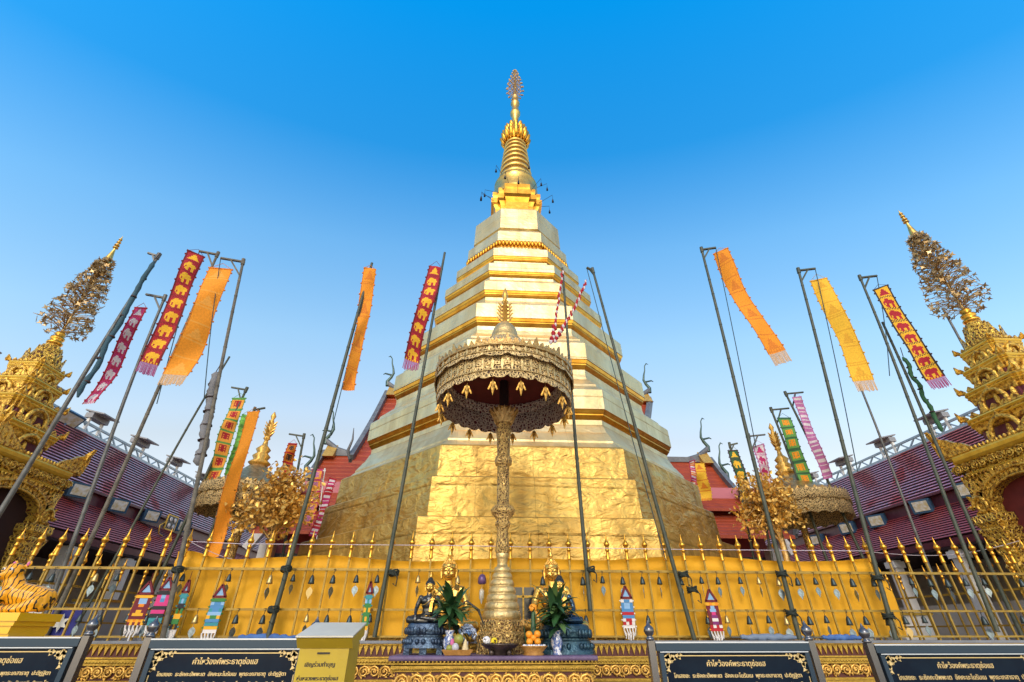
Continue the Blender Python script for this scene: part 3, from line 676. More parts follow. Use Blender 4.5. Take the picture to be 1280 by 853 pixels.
for k in range(n):                                          # hanging triangle leaves under the coping
    x = FX0+(k+.5)*.085
    b.prism([(x-.042, 8.40, 1.355), (x+.042, 8.40, 1.355), (x+.02, 8.40, 1.30), (x, 8.40, 1.225), (x-.02, 8.40, 1.30)], (0, -.022, 0))
for k in range(int((FX1-FX0)/.045)): b.ell((FX0+k*.045, 8.345, 1.145), (.016, .016, .016), n=5, k=4)
b.build('moulding', g_paint, fw)
b = MB(); scroll_band(b, FX0, FX1, 8.39, .94, 1.115, .15, random.Random(3)); scroll_band(b, FX0, FX1, 8.39, .60, .85, .26, random.Random(4))
b.build('carving', g_leaf, fw)

bar_paint = mat('ochre_bar_paint', (.40, .27, .045), .42, .3, (.27, .17, .03), 12)
def spear_profile(r=.016):
    return [(r, 0), (r, 1.16), (.032, 1.165), (.036, 1.18), (.030, 1.195), (.026, 1.27), (.026, 1.30), (.036, 1.315), (.036, 1.33), (.024, 1.345), (.03, 1.37), (.05, 1.40), (.052, 1.425), (.034, 1.455), (.02, 1.485), (.010, 1.53), (.004, 1.59)]
def make_fence(name, label, loc, rz, length, n, group='spear fences'):
    t = thing('spear_fence', label, 'fence', loc, group, rz)
    b = MB(); b.box((0, 0, .58), (.036, .036, 1.16)); bar = None
    me_o = None
    for k in range(n):
        x = length*k/(n-1)
        if me_o is None:
            b = MB(); b.box((0, 0, .585), (.027, .027, 1.17)); me_o = b.build('spear', bar_paint); me_o.parent = t
            b = MB(); b.lathe(spear_profile()[2:], (0, 0, 0), 10); tip = b.build('spear_tip', g_mold); tip.parent = me_o
            me_o.location = (x, 0, 0)
        else:
            copy_tree(me_o, (x, 0, 0), t)
    for z, d in ((.99, .042), (.42, .034), (.06, .03)):
        b = MB(); b.box((length/2, -.022, z), (length, d, d*.9)); o = b.build('rail', bar_paint); o.parent = t
    return t
make_fence('f', 'long golden spear fence across the front, before the yellow cloth', (FX0, FY, wall_top-.01), 0, FX1-FX0, 53)
make_fence('f', 'golden spear fence running back along the left side of the court', (FX0-.05, FY+.45, wall_top-.15), PI/2, 12, 32)
make_fence('f', 'golden spear fence running back along the right side of the court', (FX1+.05, FY+.45, wall_top-.2), PI/2, 12, 32)
b = MB(); b.box((FX0-.05, FY+6.4, .65), (.3, 12.4, 1.3)); tag(b.build('side_wall', grey_wall, loc=(FX0, FY+6, 0)), 'low grey wall under the left side spear fence', 'wall')
b = MB(); b.box((FX1+.05, FY+6.4, .62), (.3, 12.4, 1.24)); tag(b.build('side_wall', grey_wall, loc=(FX1, FY+6, 0)), 'low grey wall under the right side spear fence', 'wall')

# yellow cloth behind the fence
cl = MB(); nx, nz = 260, 26; x0, x1 = -5.1, 7.1
rnd = random.Random(2)
def cloth_pt(i, j):
    u, v = i/nx, j/nz
    x = x0+(x1-x0)*u
    e = abs(u-.5)*2
    sag = .05*math.sin(u*PI*3+.6)+.10*math.exp(-((x+4.9)/.35)**2)+.05*math.exp(-((x-7.0)/.4)**2)
    top = 2.58+sag+.03*math.sin(x*1.9+1)+.05*math.exp(-((x-1.1)/1.6)**2)
    if x < -2.5: top -= .07*math.sin((x+5.1)/2.6*PI)
    bot = 1.46
    z = bot+(top-bot)*v
    roll = .055*math.exp(-((v-1)/.045)**2)*(-1) - .03*math.exp(-((v-.86)/.05)**2)
    y = FY+.16+roll+.035*math.sin(x*2.3+v*1.5)*(1-v*.6)+.012*math.sin(x*9+v*7)+.02*math.sin(x*.7+v*9)*(1-v)
    if v < .25: y += .03*math.sin(x*5.3)*(1-v/.25)
    y += .014*math.sin(x*6.1+1.3*math.sin(x*1.7)+v*2.2)*(.4+.6*v) + .018*math.exp(-((x*1.1-1.5*v+2.2*math.sin(x*.5)) % 2.4)**2/.05)
    x += .05*math.sin(v*4)*(1 if u > .98 else 0) - .02*math.sin(v*9)*(1 if u < .02 else 0)
    return (x, y, z)
vs_ = [cloth_pt(i, j) for i in range(nx+1) for j in range(nz+1)]
cl.add(vs_, [(i*(nz+1)+j, (i+1)*(nz+1)+j, (i+1)*(nz+1)+j+1, i*(nz+1)+j+1) for i in range(nx) for j in range(nz)], 0, True)
yellow_cloth = mat('yellow_cloth', (.78, .415, .012), .75, 0, (.70, .36, .010), 1.2, bump=.35, bscale=5, bstretch=(1, 1, .35))
tag(cl.build('robe_cloth', yellow_cloth, loc=(1, 8.7, 1.4)), 'long plain yellow cloth hung behind the front spear fence', 'cloth')
b = MB()
pts = [at(px, py, FY-.03) for px, py in ((236, 677), (300, 680), (420, 681), (560, 682), (720, 685), (850, 687), (960, 688), (1090, 689))]
b.tube(pts, .006, 4); tag(b.build('string', mat('pale_string', (.6, .55, .66), .8)), 'thin pale string tied across the spear tips of the front fence', 'string')

# bells with leaf clappers along the rails
bell_dark = mat('bell_metal', (.05, .07, .075), .4, .7); bell_gold = mat('bell_brass', (.5, .38, .16), .35, .8)
leaf_metal = mat('tin_leaf', (.26, .36, .44), .3, .75, (.16, .2, .22), 30)
def bell_proto(bm_, lm, leaf):
    t = thing('wind_bell', '', 'bell')
    b = MB(); b.tube([(0, 0, 0), (0, 0, -.07)], .004, 4); b.tube([(0, .02, .02), (0, -.02, .02), (0, -.02, -.02)], .005, 4); b.build('hook', black, t)
    b = MB(); b.lathe([(.006, -.06), (.02, -.075), (.032, -.11), (.040, -.15), (.046, -.175), (.04, -.18), (.02, -.16)], (0, 0, 0), 12); b.build('bell_body', bm_, t)
    b = MB(); b.tube([(0, 0, -.15), (0, 0, -.225)], .003, 4)
    hp = [(0, -.22), (.026, -.235), (.047, -.265), (.048, -.295), (.034, -.325), (.014, -.352), (0, -.385), (-.014, -.352), (-.034, -.325), (-.048, -.295), (-.047, -.265), (-.026, -.235)]
    if leaf: b.prism([(x, -.003, z) for x, z in hp], (0, .006, 0))
    b.build('leaf_clapper', lm, t)
    return t
protos = [bell_proto(bell_dark, leaf_metal, True), bell_proto(bell_gold, leaf_metal, True), bell_proto(bell_dark, bell_gold, True)]
used = set()
rb = random.Random(11)
def hang_bell(x, z, rail):
    k = rb.choices((0, 1, 2), (.86, .09, .05))[0]
    kind = ('dark bell with grey heart leaf', 'brass bell with grey heart leaf', 'dark bell with brass heart leaf')[k]
    p = (x, FY-.06, z)
    rot = rb.choice((rb.uniform(-.5, .5), rb.uniform(-.5, .5), rb.uniform(.9, 1.5)))
    sc = rb.uniform(.9, 1.12)
    if k not in used: o = protos[k]; used.add(k); o.location = p; o.rotation_euler.z = rot; o.scale = (sc,)*3
    else: o = copy_tree(protos[k], p, None, rot, (sc,)*3)
    tag(o, f'{kind} hanging from the {rail} rail of the front spear fence', 'bell', f'{kind} on the {rail} rail')
sp_ = (FX1-FX0)/52
for k in range(52):
    x = FX0+sp_*(k+.5)
    if rb.random() < .9 and not (-.3 < x < .75): hang_bell(x+rb.uniform(-.03, .03), wall_top+.96, 'upper')
    if rb.random() < .75 and not (-1.1 < x < 1.5): hang_bell(x+rb.uniform(-.04, .04), wall_top+.40, 'lower')
# larger purple bell beside the parasol foot
t = thing('wind_bell', 'large purple bell with a lantern clapper left of the parasol foot', 'bell', at(603, 712, FY-.07))
p = worldloc(t)
b = MB(); b.tube([p, p-Vector((0, 0, .08))], .005, 4); b.build('hook', black, t)
b = MB(); b.lathe([(.01, -.07), (.04, -.08), (.065, -.13), (.07, -.2), (.05, -.22)], p, 12); b.build('bell_body', mat('purple_enamel', (.14, .08, .2), .3, .3), t)
b = MB(); b.tube([p-Vector((0, 0, .2)), p-Vector((0, 0, .3))], .004, 4); b.lathe([(.01, -.28), (.04, -.31), (.04, -.42), (.02, -.45), (.005, -.5)], p, 8); b.build('clapper', lens_mat, t)

# woven votive flags hanging on the fence
def dye(name, c): return MATS.get(name) or mat(name, c, .85)
DY = dict(m=dye('dye_maroon', (.16, .02, .03)), p=dye('dye_pink', (.62, .05, .22)), b=dye('dye_blue', (.08, .25, .5)), g=dye('dye_green', (.05, .22, .06)), w=dye('dye_white', (.72, .7, .68)),
          r=dye('dye_red', (.45, .02, .03)), y=dye('dye_yellow', (.80, .42, .03)), o=dye('dye_orange', (.78, .26, .02)), k=dye('dye_black', (.03, .03, .035)), t=dye('dye_teal', (.05, .28, .32)), v=dye('dye_violet', (.2, .03, .16)), s=dye('dye_sky', (.25, .45, .7)))
def votive(px, py, y, w, rows, label, Y=FY-.09, hgt=.62):
    p = at(px, py, Y); t = thing('votive_flag', label, 'votive flag', p, 'woven votive flags on the fence')
    b = MB(); b.tube([p, p+Vector((0, 0, .12))], .004, 4); b.bar(p+Vector((0, 0, 0)), p+Vector((-w*.45, 0, -.17)), .03); b.bar(p, p+Vector((w*.45, 0, -.17)), .03); b.bar(p+Vector((-w*.5, 0, -.17)), p+Vector((w*.5, 0, -.17)), .03)
    b.build('hanger', DY['m'], t)
    b = MB(); b.prism([p+Vector((0, .004, -.04)), p+Vector((-w*.32, .004, -.15)), p+Vector((w*.32, .004, -.15))], (0, .01, 0)); b.build('hanger_infill', DY['s'], t)
    n = len(rows); z = -.19; hh = hgt/n
    b = MB(); keys = []
    for i, row in enumerate(rows):
        for c in row:
            if c not in keys: keys.append(c)
    for i, row in enumerate(rows):
        for j, c in enumerate(row):
            if c == ' ': continue
            cw = w/len(row); x = -w/2+cw*(j+.5)
            b.box(p+Vector((x, .01*math.sin(i*.9), z-hh*(i+.5))), (cw, .012, hh), keys.index(c))
    for i in range(0, n, 2):
        for s in (-1, 1): b.ell(p+Vector((s*(w/2+.012), 0, z-hh*(i+.5))), .014, keys.index(rows[0][0]), 5, 4)
    b.build('woven_panel', [DY[c if c != ' ' else 'w'] for c in keys], t)
    b = MB()                                                # netted white fringe
    for i in range(5):
        x = -w/2+w*i/4
        b.tube([p+Vector((x, 0, z-hgt)), p+Vector((x*.8+.01*(i % 2), 0, z-hgt-.1)), p+Vector((x*.75, 0, z-hgt-.2+.05*abs(i-2)))], .012, 5)
        if i < 4:
            b.tube([p+Vector((x, 0, z-hgt-.02)), p+Vector((x*.85+w/8, 0, z-hgt-.08)), p+Vector((x*.8, 0, z-hgt-.14))], .008, 4)
    b.build('fringe', DY['w'], t)
votive(188, 727, 0, .24, ['yyyyy', 'mssm', 'mssm', 'mmoomm', 'mmmmmm', 'mmyymm', 'myyyym', 'mmmmmm', 'oyoyoy', 'mymymy'], 'maroon woven votive flag with a yellow elephant, leftmost on the fence', hgt=.40)
votive(213, 722, 0, .2, ['kkk', 'psp', 'pbp', 'ppp', 'kkkk', 'ppp', 'kkk', 'tttt', 'ttt'], 'pink and black woven votive flag on fence near yellow cloth edge', hgt=.46)
votive(237, 725, 0, .1, ['ttt', 'tst', 'kkk', 'g g', 'yyy', 'ggg', 'k k'], 'narrow green and teal votive flag at left edge of yellow cloth', hgt=.48)
votive(279, 731, 0, .2, ['gggg', 'sbbs', 'bbbb', 'tbbt', 'ssss', 'yggy', 'bbbb', 'tttt', 'yyyy', 'wwww'], 'blue and teal woven votive flag on the yellow cloth, left half', hgt=.46)
votive(464, 727, 0, .1, ['ttt', 'sts', 'ggg', 'ygy', 'ggg', 'gyg', 'ggg', 'yyy'], 'narrow green votive flag beside the donation box on the yellow cloth', hgt=.48)
votive(781, 733, 0, .19, ['wbbw', 'bssb', 'bssb', 'bbbb', 'rrrr', 'bbbb', 'wrrw', 'rwrw', 'wwww'], 'blue and red votive flag just right of the altar', hgt=.40)
votive(886, 737, 0, .2, ['yoyo', 'msm', 'mssm', 'mpm', 'mvvm', 'mwwm', 'mvvm', 'rwrw', 'rrrr'], 'maroon and violet votive flag above the third notice board', hgt=.40)
# ------------------------------------------------------------------ altar table
V = Vector
AX0, AX1, AY0, AY1, AZ = -1.07, 1.41, 6.62, 8.3, 1.275
altar = thing('altar_table', 'carved gold and maroon altar with a purple top before the fence', 'altar', ((AX0+AX1)/2, 7.4, 0))
xm, ym, wx, wy = (AX0+AX1)/2, (AY0+AY1)/2, AX1-AX0, AY1-AY0
purple_cloth = mat('purple_top_cloth', (.17, .12, .22), .6, col2=(.12, .08, .16), vscale=6)
b = MB(); b.box((xm, ym, AZ-.025), (wx, wy, .05)); b.tube([(AX0, AY0, AZ-.025), (AX1, AY0, AZ-.025)], .028, 8); b.build('table_top', purple_cloth, altar)
b = MB(); b.box((xm, ym, .6), (wx-.16, wy-.1, 1.1)); b.build('body', MATS['maroon_paint'], altar)
b = MB()
for z, d, h in ((1.2, .02, .016), (1.165, .0, .03), (1.13, -.02, .018), (.80, -.01, .04)): b.box((xm, ym, z), (wx-.06+d, wy-.04+d, h))
n = int(wx/.045)
for k in range(n):
    x = AX0+(k+.5)*wx/n; leaf_ornament(b, (x, AY0+.0, 1.238), (0, 0, -1), (1, 0, 0), .034, .028, thick=.02)
for k in range(int(wx/.022)): b.ell((AX0+.03+k*.022, AY0+.012, 1.145), (.008, .01, .012), n=5, k=4)
b.build('moulding', g_paint, altar)
b = MB(); scroll_band(b, AX0+.1, AX1-.1, AY0+.055, .93, 1.115, .155, random.Random(9)); scroll_band(b, AX0+.1, AX1-.1, AY0+.055, .82, .93, .2, random.Random(10))
for k in range(9):
    x = AX0+.2+k*(wx-.4)/8
    b.ell((x, AY0+.05, 1.025), (.03, .03, .03), n=8, k=6)
    for j in range(8):
        a = 2*PI*j/8; leaf_ornament(b, (x+.028*math.cos(a), AY0+.05, 1.025+.028*math.sin(a)), (math.cos(a), 0, math.sin(a)), (-math.sin(a), 0, math.cos(a)), .055, .042, thick=.025)
b.build('carving', g_leaf, altar)

# ------------------------------------------------------------------ ceremonial parasol
PX = at(627, 795, 7.3).x; PY = 7.3
par = thing('ceremonial_parasol', 'tall ornate gilded parasol on a ringed pedestal in front of the pagoda', 'parasol', (PX, PY, AZ))
O = (PX, PY, 0)
def pp(name, b, m, parent=par): return b.build(name, m, parent, loc=(PX, PY, AZ))
b = MB(); b.octa([(.33, AZ), (.33, AZ+.22), (.31, AZ+.24), (.295, AZ+.25), (.295, AZ+.36), (.28, AZ+.38)], O); pp('pedestal_foot', b, g_carve_fine)
prof = []; z = AZ+.38; r = .268
for k in range(7):
    h = .105-.004*k; r2 = r-.024
    prof += [(r-.02, z), (r-.004, z+h*.2), (r-.002, z+h*.5), (r-.014, z+h*.85), (r-.026, z+h)]
    z += h; r = r2
prof += [(r-.02, z), (r-.03, z+.05), (.085, z+.12), (.10, z+.16), (.08, z+.19)]
b = MB(); b.lathe(prof, O, 28); pp('ringed_pedestal', b, mat('worn_gilding', (.72, .55, .26), .42, .65, (.5, .36, .14), 9, bump=.3, bscale=25))
z0 = z+.17
b = MB(); b.lathe([(.075, z0), (.095, z0+.04), (.088, z0+.12), (.072, z0+.3), (.08, z0+.36), (.10, z0+.40), (.10, z0+.44), (.08, z0+.47), (.15, z0+.56), (.165, z0+.62), (.13, z0+.67), (.085, z0+.7),
                   (.085, z0+1.3), (.115, z0+1.32), (.125, z0+1.38), (.115, z0+1.44), (.09, z0+1.46), (.10, 4.25), (.105, 4.3), (.12, 4.38), (.10, 4.42), (.11, 4.6)], O, 20)
b.v = [V((PX+(p.x-PX)*1.14, PY+(p.y-PY)*1.14, p.z)) for p in b.v]; pp('shaft', b, g_carve_fine)
b = MB(); b.lathe([(.11, 4.5), (.13, 4.58), (.17, 4.70), (.18, 4.76), (.15, 4.78), (.08, 4.80)], O, 20)
for k in range(16):
    A = 2*PI*k/16; leaf_ornament(b, (PX+.12*math.cos(A), PY+.12*math.sin(A), 4.55), (math.cos(A)*.65, math.sin(A)*.65, 1), (-math.sin(A), math.cos(A), 0), .24, .08)
    leaf_ornament(b, (PX+.12*math.cos(A+.2), PY+.12*math.sin(A+.2), 4.5), (math.cos(A+.2)*.5, math.sin(A+.2)*.5, 1), (-math.sin(A+.2), math.cos(A+.2), 0), .2, .09)
pp('capital', b, brass)
b = MB(); b.tube([(PX, PY, 4.78), (PX, PY, 5.9)], .085, 12); pp('pole', b, mat('dark_pole', (.035, .022, .022), .4, .2))
RC = 1.19; ZT, ZB = 5.30, 4.83
b = MB(); b.lathe([(1.16, 5.34), (1.12, 5.42), (.95, 5.55), (.6, 5.85), (.28, 6.16), (.2, 6.22)], O, 48); cap = pp('canopy', b, lace)
b = MB(); b.lathe([(1.15, 5.30), (.9, 5.48), (.5, 5.78), (.09, 6.0)], O, 40)
for k in range(16):
    A = 2*PI*k/16; b.tube([(PX+1.12*math.cos(A), PY+1.12*math.sin(A), 5.29), (PX+.1*math.cos(A), PY+.1*math.sin(A), 5.93)], .012, 4)
b.build('lining', maroon, cap, loc=(PX, PY, AZ))
def valance(r, zt, zb, ns, depth, m, name, flare=0., th=.012):
    n = 144; b = MB(); ins = []; outs = []
    rows = [[], [], [], []]
    for j in range(n):
        a = 2*PI*j/n; u = (j*ns/n) % 1
        sc = abs(math.sin(PI*u))**.55*depth
        for q, (rr, z) in enumerate(((r, zt), (r+flare*.5, (zt+zb)/2), (r+flare, zb-sc+.0), (r+flare-th, zb-sc))):
            rows[q].append(V((PX+rr*math.cos(a), PY+rr*math.sin(a), z)))
    inner_mid = [V((PX+(r-th+flare*.5)*math.cos(2*PI*j/n), PY+(r-th+flare*.5)*math.sin(2*PI*j/n), (zt+zb)/2)) for j in range(n)]
    inner_top = [V((PX+(r-th)*math.cos(2*PI*j/n), PY+(r-th)*math.sin(2*PI*j/n), zt)) for j in range(n)]
    b.rings(rows[:3], 0, True, False, False)
    b.rings([rows[2], rows[3]], 0, False, False, False)
    b.rings([rows[3], inner_mid, inner_top], 1, True, False, False)
    return b.build(name, m, cap, loc=(PX, PY, AZ))
valance(1.16, 5.28, 4.83, 32, .05, [lace, lace_in], 'lower_valance', flare=.0)
valance(1.185, 5.36, 5.19, 20, .06, [lace, lace_in], 'upper_valance', flare=.045)
# relief medallions and edge cords on the valances
b = MB()
for n, r, z, hh in ((48, 1.168, 5.03, .26), (40, 1.222, 5.275, .11)):
    for k in range(n):
        A = 2*PI*(k+.5)/n; c = V((PX+r*math.cos(A), PY+r*math.sin(A), z)); sd = V((-math.sin(A), math.cos(A), 0)); up = V((0, 0, 1))
        leaf_ornament(b, c, up, sd, hh*.5, .042, thick=.012); leaf_ornament(b, c, -up, sd, hh*.5, .042, thick=.012)
        for s in (-1, 1):
            leaf_ornament(b, c+sd*s*.03, sd*s+up*.5, up, hh*.24, .028, thick=.012); leaf_ornament(b, c+sd*s*.03, sd*s-up*.5, up, hh*.24, .028, thick=.012)
    for zz in (z-hh*.44, z+hh*.62):
        b.tube([V((PX+(r+.003)*math.cos(2*PI*j/96), PY+(r+.003)*math.sin(2*PI*j/96), zz)) for j in range(97)], .009, 5, cap=False)
b.build('relief', MATS['worn_gilding'], cap, loc=(PX, PY, AZ))
# inner rings hanging under the canopy
b = MB()
for r, zt, zb in ((1.02, 5.32, 5.12), (.98, 5.34, 5.2)):
    rows = [[V((PX+rr*math.cos(2*PI*j/64), PY+rr*math.sin(2*PI*j/64), z)) for j in range(64)] for rr, z in ((r, zb), (r, zt), (r-.012, zt), (r-.012, zb))]
    b.rings(rows+[rows[0]], 0, True, False, False)
b.build('inner_ring', lace_in, cap, loc=(PX, PY, AZ))
b = MB(); b.lathe([(1.17, 5.34), (1.225, 5.355), (1.23, 5.385), (1.17, 5.41)], O, 64)
for k in range(64):
    A = 2*PI*k/64; h = .15 if k % 4 == 0 else .085
    leaf_ornament(b, (PX+1.2*math.cos(A), PY+1.2*math.sin(A), 5.39), (math.cos(A)*.25, math.sin(A)*.25, 1), (-math.sin(A), math.cos(A), 0), h, .09 if k % 4 == 0 else .07)
    A += .04; leaf_ornament(b, (PX+1.1*math.cos(A), PY+1.1*math.sin(A), 5.45), (math.cos(A)*.2, math.sin(A)*.2, 1), (-math.sin(A), math.cos(A), 0), .09, .07)
b.build('crest', brass, cap, loc=(PX, PY, AZ))
b = MB(); b.lathe([(.29, 6.12), (.31, 6.17), (.25, 6.22), (.25, 6.3), (.22, 6.42), (.15, 6.52), (.09, 6.56), (.07, 6.60)], O, 24); pp('canopy_knob', b, MATS['worn_gilding'])
b = MB(); b.lathe([(.07, 6.56), (.05, 6.62), (.065, 6.7), (.04, 7.05), (.07, 7.1), (.035, 7.16), (.06, 7.26), (.045, 7.34), (.008, 7.46)], O, 14)
for k in range(5):
    for A in (0, PI/2, PI, 1.5*PI):
        leaf_ornament(b, (PX+.05*math.cos(A), PY+.05*math.sin(A), 6.62+k*.09), (math.cos(A)*.8, math.sin(A)*.8, 1), (-math.sin(A), math.cos(A), 0), .17-.012*abs(k-1), .07)
pp('finial', b, g_leaf)
pend = None
for k in range(16):
    A = 2*PI*(k+.5)/16; c = V((PX+1.1*math.cos(A), PY+1.1*math.sin(A), 4.80))
    if pend is None:
        b = MB(); b.tube([(0, 0, .06), (0, 0, -.06)], .005, 4)
        b.lathe([(.004, -.05), (.03, -.07), (.022, -.09), (.038, -.11), (.014, -.13), (.038, -.17), (.044, -.21), (.024, -.27), (.008, -.33), (.002, -.36)], (0, 0, 0), 8)
        for q in range(4): leaf_ornament(b, (.02*math.cos(q*PI/2), .02*math.sin(q*PI/2), -.09), (math.cos(q*PI/2)*.45, math.sin(q*PI/2)*.45, -1), (-math.sin(q*PI/2), math.cos(q*PI/2), 0), .16, .06)
        pend = b.build('pendant', g_leaf); pend.parent = par; pend.location = c-V((PX, PY, AZ)); pend.scale = (.8, .8, .8)
    else: copy_tree(pend, c-V((PX, PY, AZ)), par)

# ------------------------------------------------------------------ Buddha statues
def skinned(name, prims, m, parent, vox, loc=(0, 0, 0), smooth=2):
    b = MB()
    for p in prims:
        if p[0] == 'e': b.ell(p[1], p[2], n=16, k=10, M=p[3] if len(p) > 3 else None)
        else: b.tube(p[1], p[2], 10); [b.ell(q, rr, n=10, k=8) for q, rr in zip(p[1], p[2])]
    o = b.build(name, m, parent, loc=loc)
    md = o.modifiers.new('union', 'REMESH'); md.mode = 'VOXEL'; md.voxel_size = vox; md.use_smooth_shade = True
    ms = o.modifiers.new('soften', 'SMOOTH'); ms.factor = .5; ms.iterations = smooth
    return o
def buddha(name, label, loc, H, m, face_m, hair_m, sash_m=None, rz=0):
    """seated figure, legs folded, right hand over the knee touching the ground, facing -Y; H seat to crown"""
    t = thing(name, label, 'statue', loc, None, rz)
    s = H
    S = lambda *p: V(p)*s
    def cap_(pts, rs): return ('c', [S(*p) for p in pts], [r*s for r in rs])
    pr = []
    E = lambda c, r, M=None: pr.append(('e', S(*c), tuple(q*s for q in r), M) if M else ('e', S(*c), tuple(q*s for q in r)))
    E((0, .02, .12), (.22, .17, .13)); E((0, .02, .27), (.155, .115, .17)); E((0, .01, .44), (.185, .125, .17)); E((0, .015, .54), (.20, .11, .10))
    E((-.09, -.07, .50), (.09, .05, .07)); E((.09, -.07, .50), (.09, .05, .07))
    pr.append(cap_([(0, .01, .58), (0, 0, .70)], [.075, .062]))
    for x in (-1, 1):
        E((x*.205, .01, .565), (.075, .075, .075))
        pr.append(cap_([(x*.12, 0, .11), (x*.30, -.12, .10), (x*.43, -.20, .085)], [.12, .105, .085]))
    pr.append(cap_([(.43, -.20, .085), (.22, -.31, .085), (-.02, -.34, .11)], [.082, .068, .052]))
    pr.append(cap_([(-.43, -.20, .08), (-.22, -.30, .06), (.02, -.33, .05)], [.082, .066, .05]))
    pr.append(cap_([(-.02, -.34, .12), (-.12, -.36, .125)], [.045, .03])); 
    # right arm (towards -X when facing -Y): hand over the shin; left arm in the lap
    pr.append(cap_([(-.215, .01, .56), (-.275, .0, .42), (-.295, -.06, .32)], [.068, .058, .05]))
    pr.append(cap_([(-.295, -.06, .32), (-.285, -.22, .235), (-.27, -.33, .18)], [.05, .043, .034]))
    E((-.268, -.365, .15), (.038, .024, .05))
    for k in range(4):
        x = -.295+.018*k; L = (.075, .095, .10, .088)[k]
        pr.append(cap_([(x, -.375, .125), (x, -.392, .10), (x+.002, -.392, .125-L)], [.0105, .0100, .008]))
    pr.append(cap_([(-.235, -.35, .16), (-.222, -.37, .125), (-.222, -.378, .095)], [.012, .011, .008]))
    pr.append(cap_([(.215, .01, .56), (.285, .0, .42), (.305, -.05, .31)], [.068, .058, .05]))
    pr.append(cap_([(.305, -.05, .31), (.20, -.19, .215), (.09, -.25, .19)], [.05, .043, .034]))
    E((.04, -.27, .185), (.055, .04, .022))
    for k in range(4):
        pr.append(cap_([(.0, -.245-.018*k, .185), (-.06, -.25-.018*k, .19), (-.09+.006*k, -.25-.017*k, .2)], [.0105, .010, .008]))
    pr.append(cap_([(.05, -.235, .19), (.02, -.225, .215), (-.01, -.235, .22)], [.012, .011, .008]))
    body = skinned('body', pr, m, t, .011*s, loc=(0, 0, 0), smooth=3)
    hd = []
    def Eh(c, r): hd.append(('e', S(*c), tuple(q*s for q in r)))
    Eh((0, 0, .83), (.108, .118, .135)); Eh((0, -.03, .765), (.078, .085, .065)); Eh((0, -.06, .735), (.04, .045, .03))
    hd.append(cap_([(0, 0, .62), (0, 0, .75)], [.062, .062]))
    hd.append(cap_([(0, -.112, .865), (0, -.128, .825), (0, -.142, .80)], [.012, .015, .021]))
    for x in (-1, 1):
        hd.append(cap_([(x*.012, -.115, .872), (x*.05, -.108, .885), (x*.085, -.075, .868)], [.009, .011, .008]))
        Eh((x*.045, -.098, .845), (.03, .02, .016)); Eh((x*.016, -.132, .80), (.012, .012, .01))
        Eh((x*.05, -.075, .79), (.035, .035, .035))
        hd.append(cap_([(x*.112, .0, .865), (x*.122, .005, .82), (x*.112, .0, .73)], [.02, .018, .016]))
        hd.append(cap_([(x*.004, -.123, .768), (x*.028, -.112, .772), (x*.04, -.098, .776)], [.010, .008, .004]))
        hd.append(cap_([(0, -.12, .755), (x*.022, -.112, .757), (x*.032, -.102, .762)], [.010, .008, .004]))
    skinned('head', hd, face_m, t, .0075*s, smooth=1)
    b = MB(); b.ell(S(0, .018, .875), (.118*s, .118*s, .12*s), n=20, k=12); b.ell(S(0, .015, .985), (.062*s, .062*s, .06*s), n=14, k=8)
    for lv in range(9):
        ph = PI/2*(lv+.3)/9; nn = max(4, int(26*math.cos(ph)))
        for k in range(nn):
            A = 2*PI*k/nn+lv*.5; d = V((math.cos(A)*math.cos(ph), math.sin(A)*math.cos(ph), math.sin(ph)))
            if d.y < -.25 and d.z < .42: continue
            b.ell(S(d.x*.118, .018+d.y*.118, .875+d.z*.12), .0125*s, n=5, k=4)
    for lv in range(4):
        ph = PI/2*(lv+.3)/4
        for k in range(10-2*lv):
            A = 2*PI*k/(10-2*lv); b.ell(S(.062*math.cos(A)*math.cos(ph), .015+.062*math.sin(A)*math.cos(ph), .985+.06*math.sin(ph)), .011*s, n=5, k=4)
    b.build('hair', hair_m, t, loc=(0, 0, 0))
    b = MB(); b.lathe([(.018*s, 1.03*s), (.034*s, 1.055*s), (.03*s, 1.085*s), (.016*s, 1.12*s), (.002, 1.17*s)], (0, .015*s, 0), 8); b.build('flame_finial', sash_m or g_statue, t, loc=(0, 0, 0))
    # robe edge and sash over the left shoulder
    b = MB(); pts = [S(.13, .09, .62), S(.15, -.02, .635), S(.12, -.10, .56), S(.085, -.125, .47), S(.075, -.125, .36), S(.07, -.14, .26)]
    for a, c in zip(pts, pts[1:]): b.bar(a, c, .075*s, .02*s, up=(0, -1, 0))
    b.tube([S(-.19, -.06, .40), S(-.08, -.13, .42), S(.03, -.142, .50), S(.10, -.115, .59)], .009*s, 6)
    b.tube([S(-.16, -.09, .15), S(0, -.16, .17), S(.16, -.09, .15)], .012*s, 6)
    b.build('robe_edge', sash_m or m, t, loc=(0, 0, 0))
    return t
dark_hair = mat('dark_hair', (.03, .04, .05), .4, .5)
